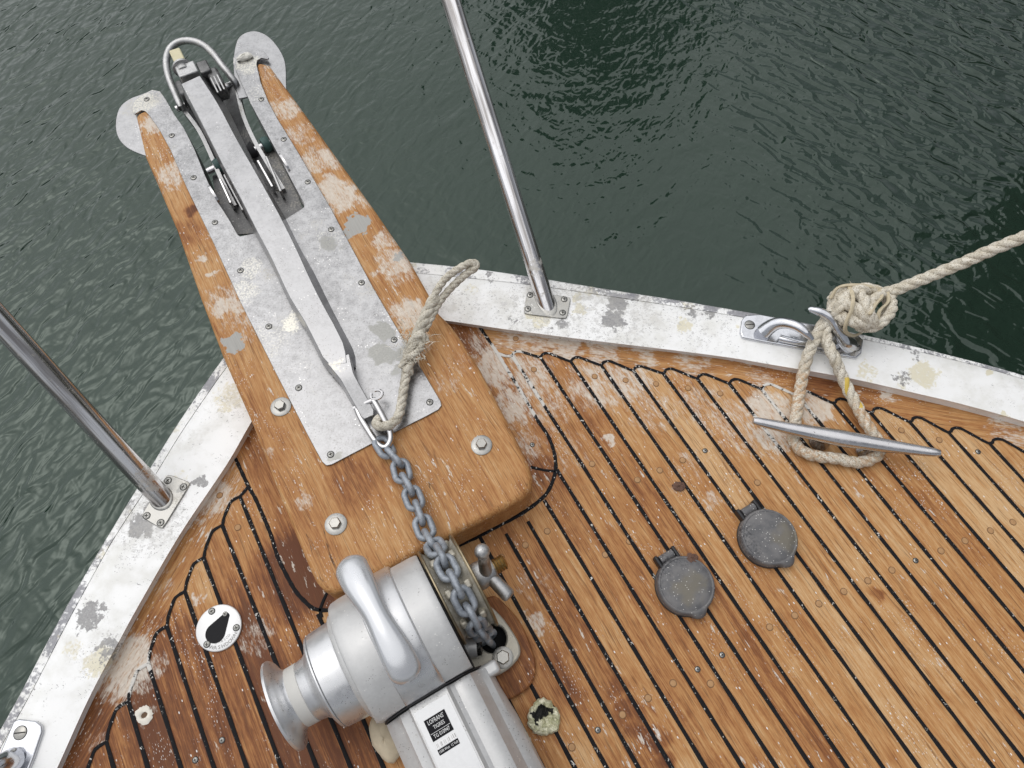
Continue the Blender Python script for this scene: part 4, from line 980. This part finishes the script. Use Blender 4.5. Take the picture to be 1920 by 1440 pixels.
# the knot
K = lambda *p: PL(p)
rope(g, K((1575, 590, .098), (1590, 600, .108), (1612, 606, .110), (1640, 606, .104), (1660, 594, .10), (1668, 574, .10), (1660, 556, .104), (1636, 545, .110), (1606, 543, .112), (1580, 550, .108), (1564, 566, .10), (1560, 584, .094)), RR, fuzz=.7, phase=.4)
rope(g, K((1600, 540, .10), (1616, 556, .122), (1626, 578, .128), (1634, 598, .118), (1640, 612, .095)), RR, fuzz=.7, phase=2.1)
rope(g, K((1560, 556, .09), (1582, 566, .116), (1606, 580, .124), (1624, 596, .120), (1650, 608, .10)), RR, fuzz=.7, phase=1.1)
rope(g, K((1566, 596, .090), (1576, 574, .112), (1594, 552, .120), (1622, 541, .116), (1650, 548, .108)), RR, fuzz=.7, phase=1.7)
rope(g, K((1606, 612, .085), (1634, 614, .096), (1658, 600, .112), (1672, 580, .112), (1670, 556, .102)), RR * .9, fuzz=.7, phase=2.6)
rope(g, K((1574, 604, .085), (1598, 594, .11), (1628, 572, .122), (1652, 552, .112), (1672, 545, .10)), RR * .95, fuzz=.7, phase=.1)
link('rope', g, rope_b, mr_, smooth=60)
twine = plain('flat twine', (.52, .45, .32), .8, .25, 120)
g = G()
for pts in (((1590, 536, .120), (1598, 556, .136), (1596, 580, .134), (1586, 604, .118), (1584, 622, .095), (1600, 630, .070), (1618, 622, .066)), ((1556, 560, .112), (1570, 540, .122), (1600, 535, .126), (1640, 540, .122), (1668, 552, .108)), ((1640, 538, .115), (1652, 556, .124), (1640, 572, .134), (1630, 590, .136)), ((1662, 545, .115), (1664, 566, .120), (1648, 584, .126), (1644, 604, .116))):
    for o_ in (0, .0035): g.tube([p + EV * o_ for p in crom(PL(pts), .006)], .0028, 6)
link('lashing_twine', g, twine, mr_, smooth=60)

# ------------------------------------------------------------------ deck switches with lids
def foot_switch(cx, cy, tx, ty, lipx, lipy, label, rad):
    c = P(cx, cy, .022); c.z = 0; r = root('lidded_deck_switch', c, 0, label, 'deck switch', 'lidded switches on the deck')
    hd = P(tx, ty, .02) - P(cx, cy, .02); hd.z = 0; hd.normalize(); sd = EZ.cross(hd)
    ld = P(lipx, lipy, .02) - P(cx, cy, .02); ld.z = 0; ld.normalize()
    def outline(R_, lip):
        q = []
        for k in range(72):
            a = 2 * math.pi * k / 72; d = hd * math.cos(a) + sd * math.sin(a)
            x = max(0, d.dot(ld)); q.append(c + d * (R_ + lip * max(0, (x - .955) / .045) ** .8))
        return q
    g = G(); g.rings([[p + EZ * h for p in outline(rad * s_, l_)] for h, s_, l_ in ((.001, 1.0, .004), (.007, 1.0, .004), (.008, .97, .002))]); link('switch_base', g, black_rubber, r, smooth=40)
    g = G(); g.rings([[p + EZ * h for p in outline(rad * s_, l_)] for h, s_, l_ in ((.0085, .985, .008), (.015, .985, .009), (.019, .965, .007), (.0232, .93, .003), (.0238, .90, .001), (.0236, .875, 0), (.0226, .86, 0), (.0226, .845, 0), (.0234, .83, 0), (.024, .6, 0), (.0245, .2, 0), (.0245, .02, 0))]); link('lid', g, cap_plastic, r, smooth=50)
    h0 = c + hd * (rad * 1.10)
    g = G(); g.tube([h0 - sd * .014 + EZ * .013, h0 + sd * .014 + EZ * .013], .008, 16); link('hinge_barrel', g, cap_plastic, r, smooth=40)
    for s_ in (-1, 1):
        g = G(); g.box(h0 + sd * s_ * .019 + EZ * .010 - hd * .006, hd, sd, EZ, (.034, .007, .020)); link('hinge_knuckle', g, black_rubber, r, smooth=30, bevel=.003)
foot_switch(1287, 1096, 1250, 1040, 1316, 1155, 'black lidded deck switch with a rust spot on its lid', .0535)
foot_switch(1443, 1006, 1404, 952, 1483, 1055, 'black lidded deck switch with a clean lid, nearer the cleat', .0545)

# ------------------------------------------------------------------ washdown fitting
wd = root('washdown_outlet', P(410, 1177), 0, 'round satin white washdown outlet with a black drop shaped cover in the teak', 'outlet')
c = P(410, 1177, .004); c.z = 0
g = G(); g.lathe(c, EZ, [(.001, .0395), (.003, .0402), (.0045, .0392), (.0050, .0375), (.0052, .02), (.0052, .001)], 56); link('outlet_plate', g, disc_white, wd, smooth=35)
dp = P(404, 1187, .005); tp_ = P(424, 1155, .005); dd = (tp_ - dp); dl = dd.length; dd.normalize(); ds = EZ.cross(dd); q = []
R1, R2 = .0175, .0062; al = math.acos((R1 - R2) / dl)
for k in range(25): a = al + (2 * math.pi - 2 * al) * k / 24; q.append(dp + (dd * math.cos(a) + ds * math.sin(a)) * R1)
for k in range(13): a = -al + 2 * al * k / 12; q.append(tp_ + (dd * math.cos(a) + ds * math.sin(a)) * R2)
g = G(); g.prism(q, .004, .0056); cv = link('drop_cover', g, plain('spotted black plastic', (.009, .009, .011), .6, .3, 300, spec=.2), wd, smooth=30)
q2 = [dp.lerp(p, .9) if (p - dp).length < (p - tp_).length else tp_.lerp(p, .6) for p in q]
screws(PL([(397, 1146), (443, 1177), (388, 1208)], .0054), .0050, wd, 'cross_head_screw'); screws([P(422, 1151, .006)], .0044, wd, 'cover_screw', False)
k = 0
for word, rad, sz, a0 in (('WASHDOWN', .0335, .0088, -.02), ('JABSCO', .0245, .0062, -.02)):
    bot = (P(425, 1214, .005) - P(410, 1177, .005)); base_a = math.atan2(bot.y, bot.x) + a0
    for i, chh in enumerate(word):
        a = base_a + (i - (len(word) - 1) / 2) * sz * .78 / rad
        d = Vector((math.cos(a), math.sin(a), 0)); xd = EZ.cross(d)
        text(chh, sz, c + d * rad + EZ * .0053, xd, -d, grey_text, wd, 'lettering', .0002)

# ------------------------------------------------------------------ small things on the deck
def crust(cx, cy, rpx, label, name, cat, m_out, m_in, seed):
    c = P(cx, cy, .008); c.z = 0; r = root(name, c, 0, label, cat); rn = random.Random(seed); R_ = rpx / 1300 * 1.2; n = 40
    jit = [1 + rn.uniform(-.07, .07) + .06 * math.sin(3 * k * 2 * math.pi / n + seed) for k in range(n)]
    def ring(s_, z, j=.0): return [c + Vector((math.cos(2 * math.pi * k / n), math.sin(2 * math.pi * k / n), 0)) * R_ * s_ * (1 + (jit[k] - 1) * (1 if s_ > .5 else 1.6)) + EZ * (z + rn.uniform(-j, j)) for k in range(n)]
    g = G(); g.rings([ring(1, .001), ring(1.0, .007, .002), ring(.9, .013, .003), ring(.74, .014, .003), ring(.6, .010, .003), ring(.5, .005, .002), ring(.2, .004, .002), ring(.02, .004)]); link('crust', g, m_out, r, smooth=0)
    return r, c, R_
def shell_mat():
    k = N('green crust'); n1 = k.noise(k.pos, 70, 4, .7); 
    c = k.mix(k.ramp(n1, .35, .65), (.40, .40, .24), (.74, .72, .56))
    h = k.spots([(1016, 1334, 15), (1008, 1346, 11), (1031, 1331, 9)], .008, .007, 70)  # dark spots paint the shade inside the hollow
    c = k.mix(k.ramp(k.math('ADD', h, k.math('MULTIPLY', k.math('SUBTRACT', n1, .5), 1.0)), .4, .6), c, (.012, .012, .01))
    return k.done(c, .8, 0, k.bump(n1, .6, .003))
crust(1020, 1345, 30, 'hollow pale green crusty shell lying on teak beside the windlass', 'hollow_shell', 'shell', shell_mat(), None, 3)
def ring_drop(cx, cy, R_, label):
    c = P(cx, cy, 0); r = root('dried_splat', Vector((c.x, c.y, 0)), 0, label, 'splat'); n = 36; rn = random.Random(5)
    g = G(); prof = ((.32, .0012), (.42, .0032), (.7, .0036), (1, .0012))
    j = [[1 + rn.uniform(-.09, .09) + .10 * math.sin(2 * math.pi * k * 2 / n + i) + .05 * math.sin(2 * math.pi * k * 5 / n + 2 * i) for k in range(n)] for i in range(len(prof))]
    g.rings([[c + Vector((math.cos(2 * math.pi * k / n), math.sin(2 * math.pi * k / n), 0)) * R_ * s_ * j[i][k] + EZ * z for k in range(n)] for i, (s_, z) in enumerate(prof)], caps=False)
    link('splat', g, plain('chalk white', (.72, .68, .60), .8, .15, 100), r, smooth=50)
    g = G(); g.lathe(c, EZ, [(.0010, .0005), (.0016, R_ * .36)], 24, caps=False); link('dark_centre', g, plain('dark centre', (.12, .07, .04), .8), r)
ring_drop(271, 1341, .0145, 'chalky white ring shaped splat on dark teak planks')
rust_m = plain('rust brown', (.12, .065, .045), .85, .5, 200, bump=.8)
for (cx, cy, z, R_, lb) in ((1273, 912, .0, .0125, 'small brown rusty clump on the teak between cleat and deck switches'), (1297, 1047, .019, .0115, 'rusty brown clump sitting on the lid edge of a deck switch')):
    c = P(cx, cy, z + .002); g = G(); g.ball(c, R_, R_ * .8, .004, 18, 8, None, .25); tag(link('rusty_clump', g, rust_m, None, smooth=0), lb, 'rust clump')

# ------------------------------------------------------------------ quay wall and tree added out of frame, their reflections darken the water
def quay_mat():
    k = N('weedy quay stone'); n = k.noise(k.pos, 6, 5, .7); n2 = k.noise(k.pos, 1.5, 3)
    sp = k.n('ShaderNodeSeparateXYZ'); k.L(k.pos, sp.inputs[0]); cb = k.n('ShaderNodeCombineXYZ'); k.L(k.math('ADD', sp.outputs[0], sp.outputs[1]), cb.inputs[0]); k.L(sp.outputs[2], cb.inputs[1])
    br = k.n('ShaderNodeTexBrick'); k.L(cb.outputs[0], br.inputs['Vector']); br.inputs['Scale'].default_value = 1.6; br.inputs['Mortar Size'].default_value = .012
    br.inputs['Color1'].default_value = (.07, .07, .06, 1); br.inputs['Color2'].default_value = (.045, .05, .04, 1); br.inputs['Mortar'].default_value = (.02, .02, .018, 1)
    c = k.mix(k.ramp(n, .35, .7), br.outputs['Color'], (.035, .045, .022))
    return k.done(c, .85, 0, k.bump(k.math('ADD', n, br.outputs['Fac']), .6, .02))
stone = quay_mat()
ed = Vector((math.cos(math.radians(44)), math.sin(math.radians(44)), 0)) * 3.45; al_ = -EU
g = G(); q = [ed, ed + al_ * 9, ed + al_ * 9 + EV * 6, ed + EV * 6]; g.prism(q, -2.0, .95)
tag(link('reflected_quay_wall', g, stone, None, smooth=0, bevel=.03), 'unseen dark stone quay wall added to starboard for its reflection in the water', 'quay wall')
iron = plain('bollard iron', (.03, .03, .035), .6, .3)
bq = Vector((QB.x, QB.y, .95)); bq = bq + EV * .0
g = G(); g.lathe(bq, EZ, [(0, .16), (.03, .16), (.05, .10), (.22, .09), (.27, .13), (.32, .12), (.34, .03)], 28); tag(link('bollard', g, iron, None), 'short iron bollard on the quay edge holding the mooring rope', 'bollard')
soil = plain('bank earth', (.05, .05, .035), .9, .4, 3)
g = G(); g.prism([Vector((-60, 11, 0)), Vector((60, 13, 0)), Vector((60, 40, 0)), Vector((-60, 40, 0))], -2, -.5); link('bank', g, soil, smooth=0, kind='structure')  # unseen land added only to carry the reflected tree
tb = Vector((1.9, 14.5, -.5)); tr = root('tree', tb, 0, 'unseen dark leafy tree added ahead of the bow for its reflection in the water', 'tree')  # unseen tree, added to lay a dark reflection on the water
bark = plain('bark', (.05, .04, .03), .9, .4, 20, bump=.6); leafm = plain('dark leaves', (.035, .06, .022), .6, .4, 3)
g = G(); g.tube(crom([tb, tb + Vector((.1, 0, 2.5)), tb + Vector((-.1, .1, 5)), tb + Vector((0, 0, 8.2))], .5), [.24 - .012 * i for i in range(17)], 12) if False else g.tube([tb, tb + Vector((.1, 0, 2.5)), tb + Vector((-.1, .1, 5)), tb + Vector((0, 0, 8.2))], [.26, .22, .15, .05], 12)
for k_ in range(9):
    a = k_ * 2.4; o0 = tb + Vector((0, 0, 3.4 + .5 * k_)); g.tube([o0, o0 + Vector((math.cos(a) * 1.0, math.sin(a) * 1.0, .6)), o0 + Vector((math.cos(a) * 1.9, math.sin(a) * 1.9, 1.5))], [.08, .05, .02], 7)
link('trunk', g, bark, tr)
g = G(); rt = random.Random(4)
for k_ in range(170):
    a = rt.uniform(0, 6.28); h_ = rt.uniform(0, 1); rr_ = 2.0 * math.sin(math.pi * (.12 + .8 * h_)) * math.sqrt(rt.uniform(.15, 1)); cc_ = tb + Vector((rr_ * math.cos(a), rr_ * math.sin(a), 3.6 + 6.0 * h_))
    for _ in range(55):
        p = cc_ + Vector((rt.gauss(0, .34), rt.gauss(0, .34), rt.gauss(0, .28))); x = Vector((rt.gauss(0, 1), rt.gauss(0, 1), rt.gauss(0, .6))).normalized(); y = x.orthogonal().normalized(); l = rt.uniform(.10, .2)
        g.add([p - x * l, p + y * l * .5, p + x * l, p - y * l * .5], [(0, 1, 2, 3)])
link('crown', g, leafm, tr, smooth=0, recalc=False)
print('quay', [tuple(round(x, 2) for x in p) for p in q])
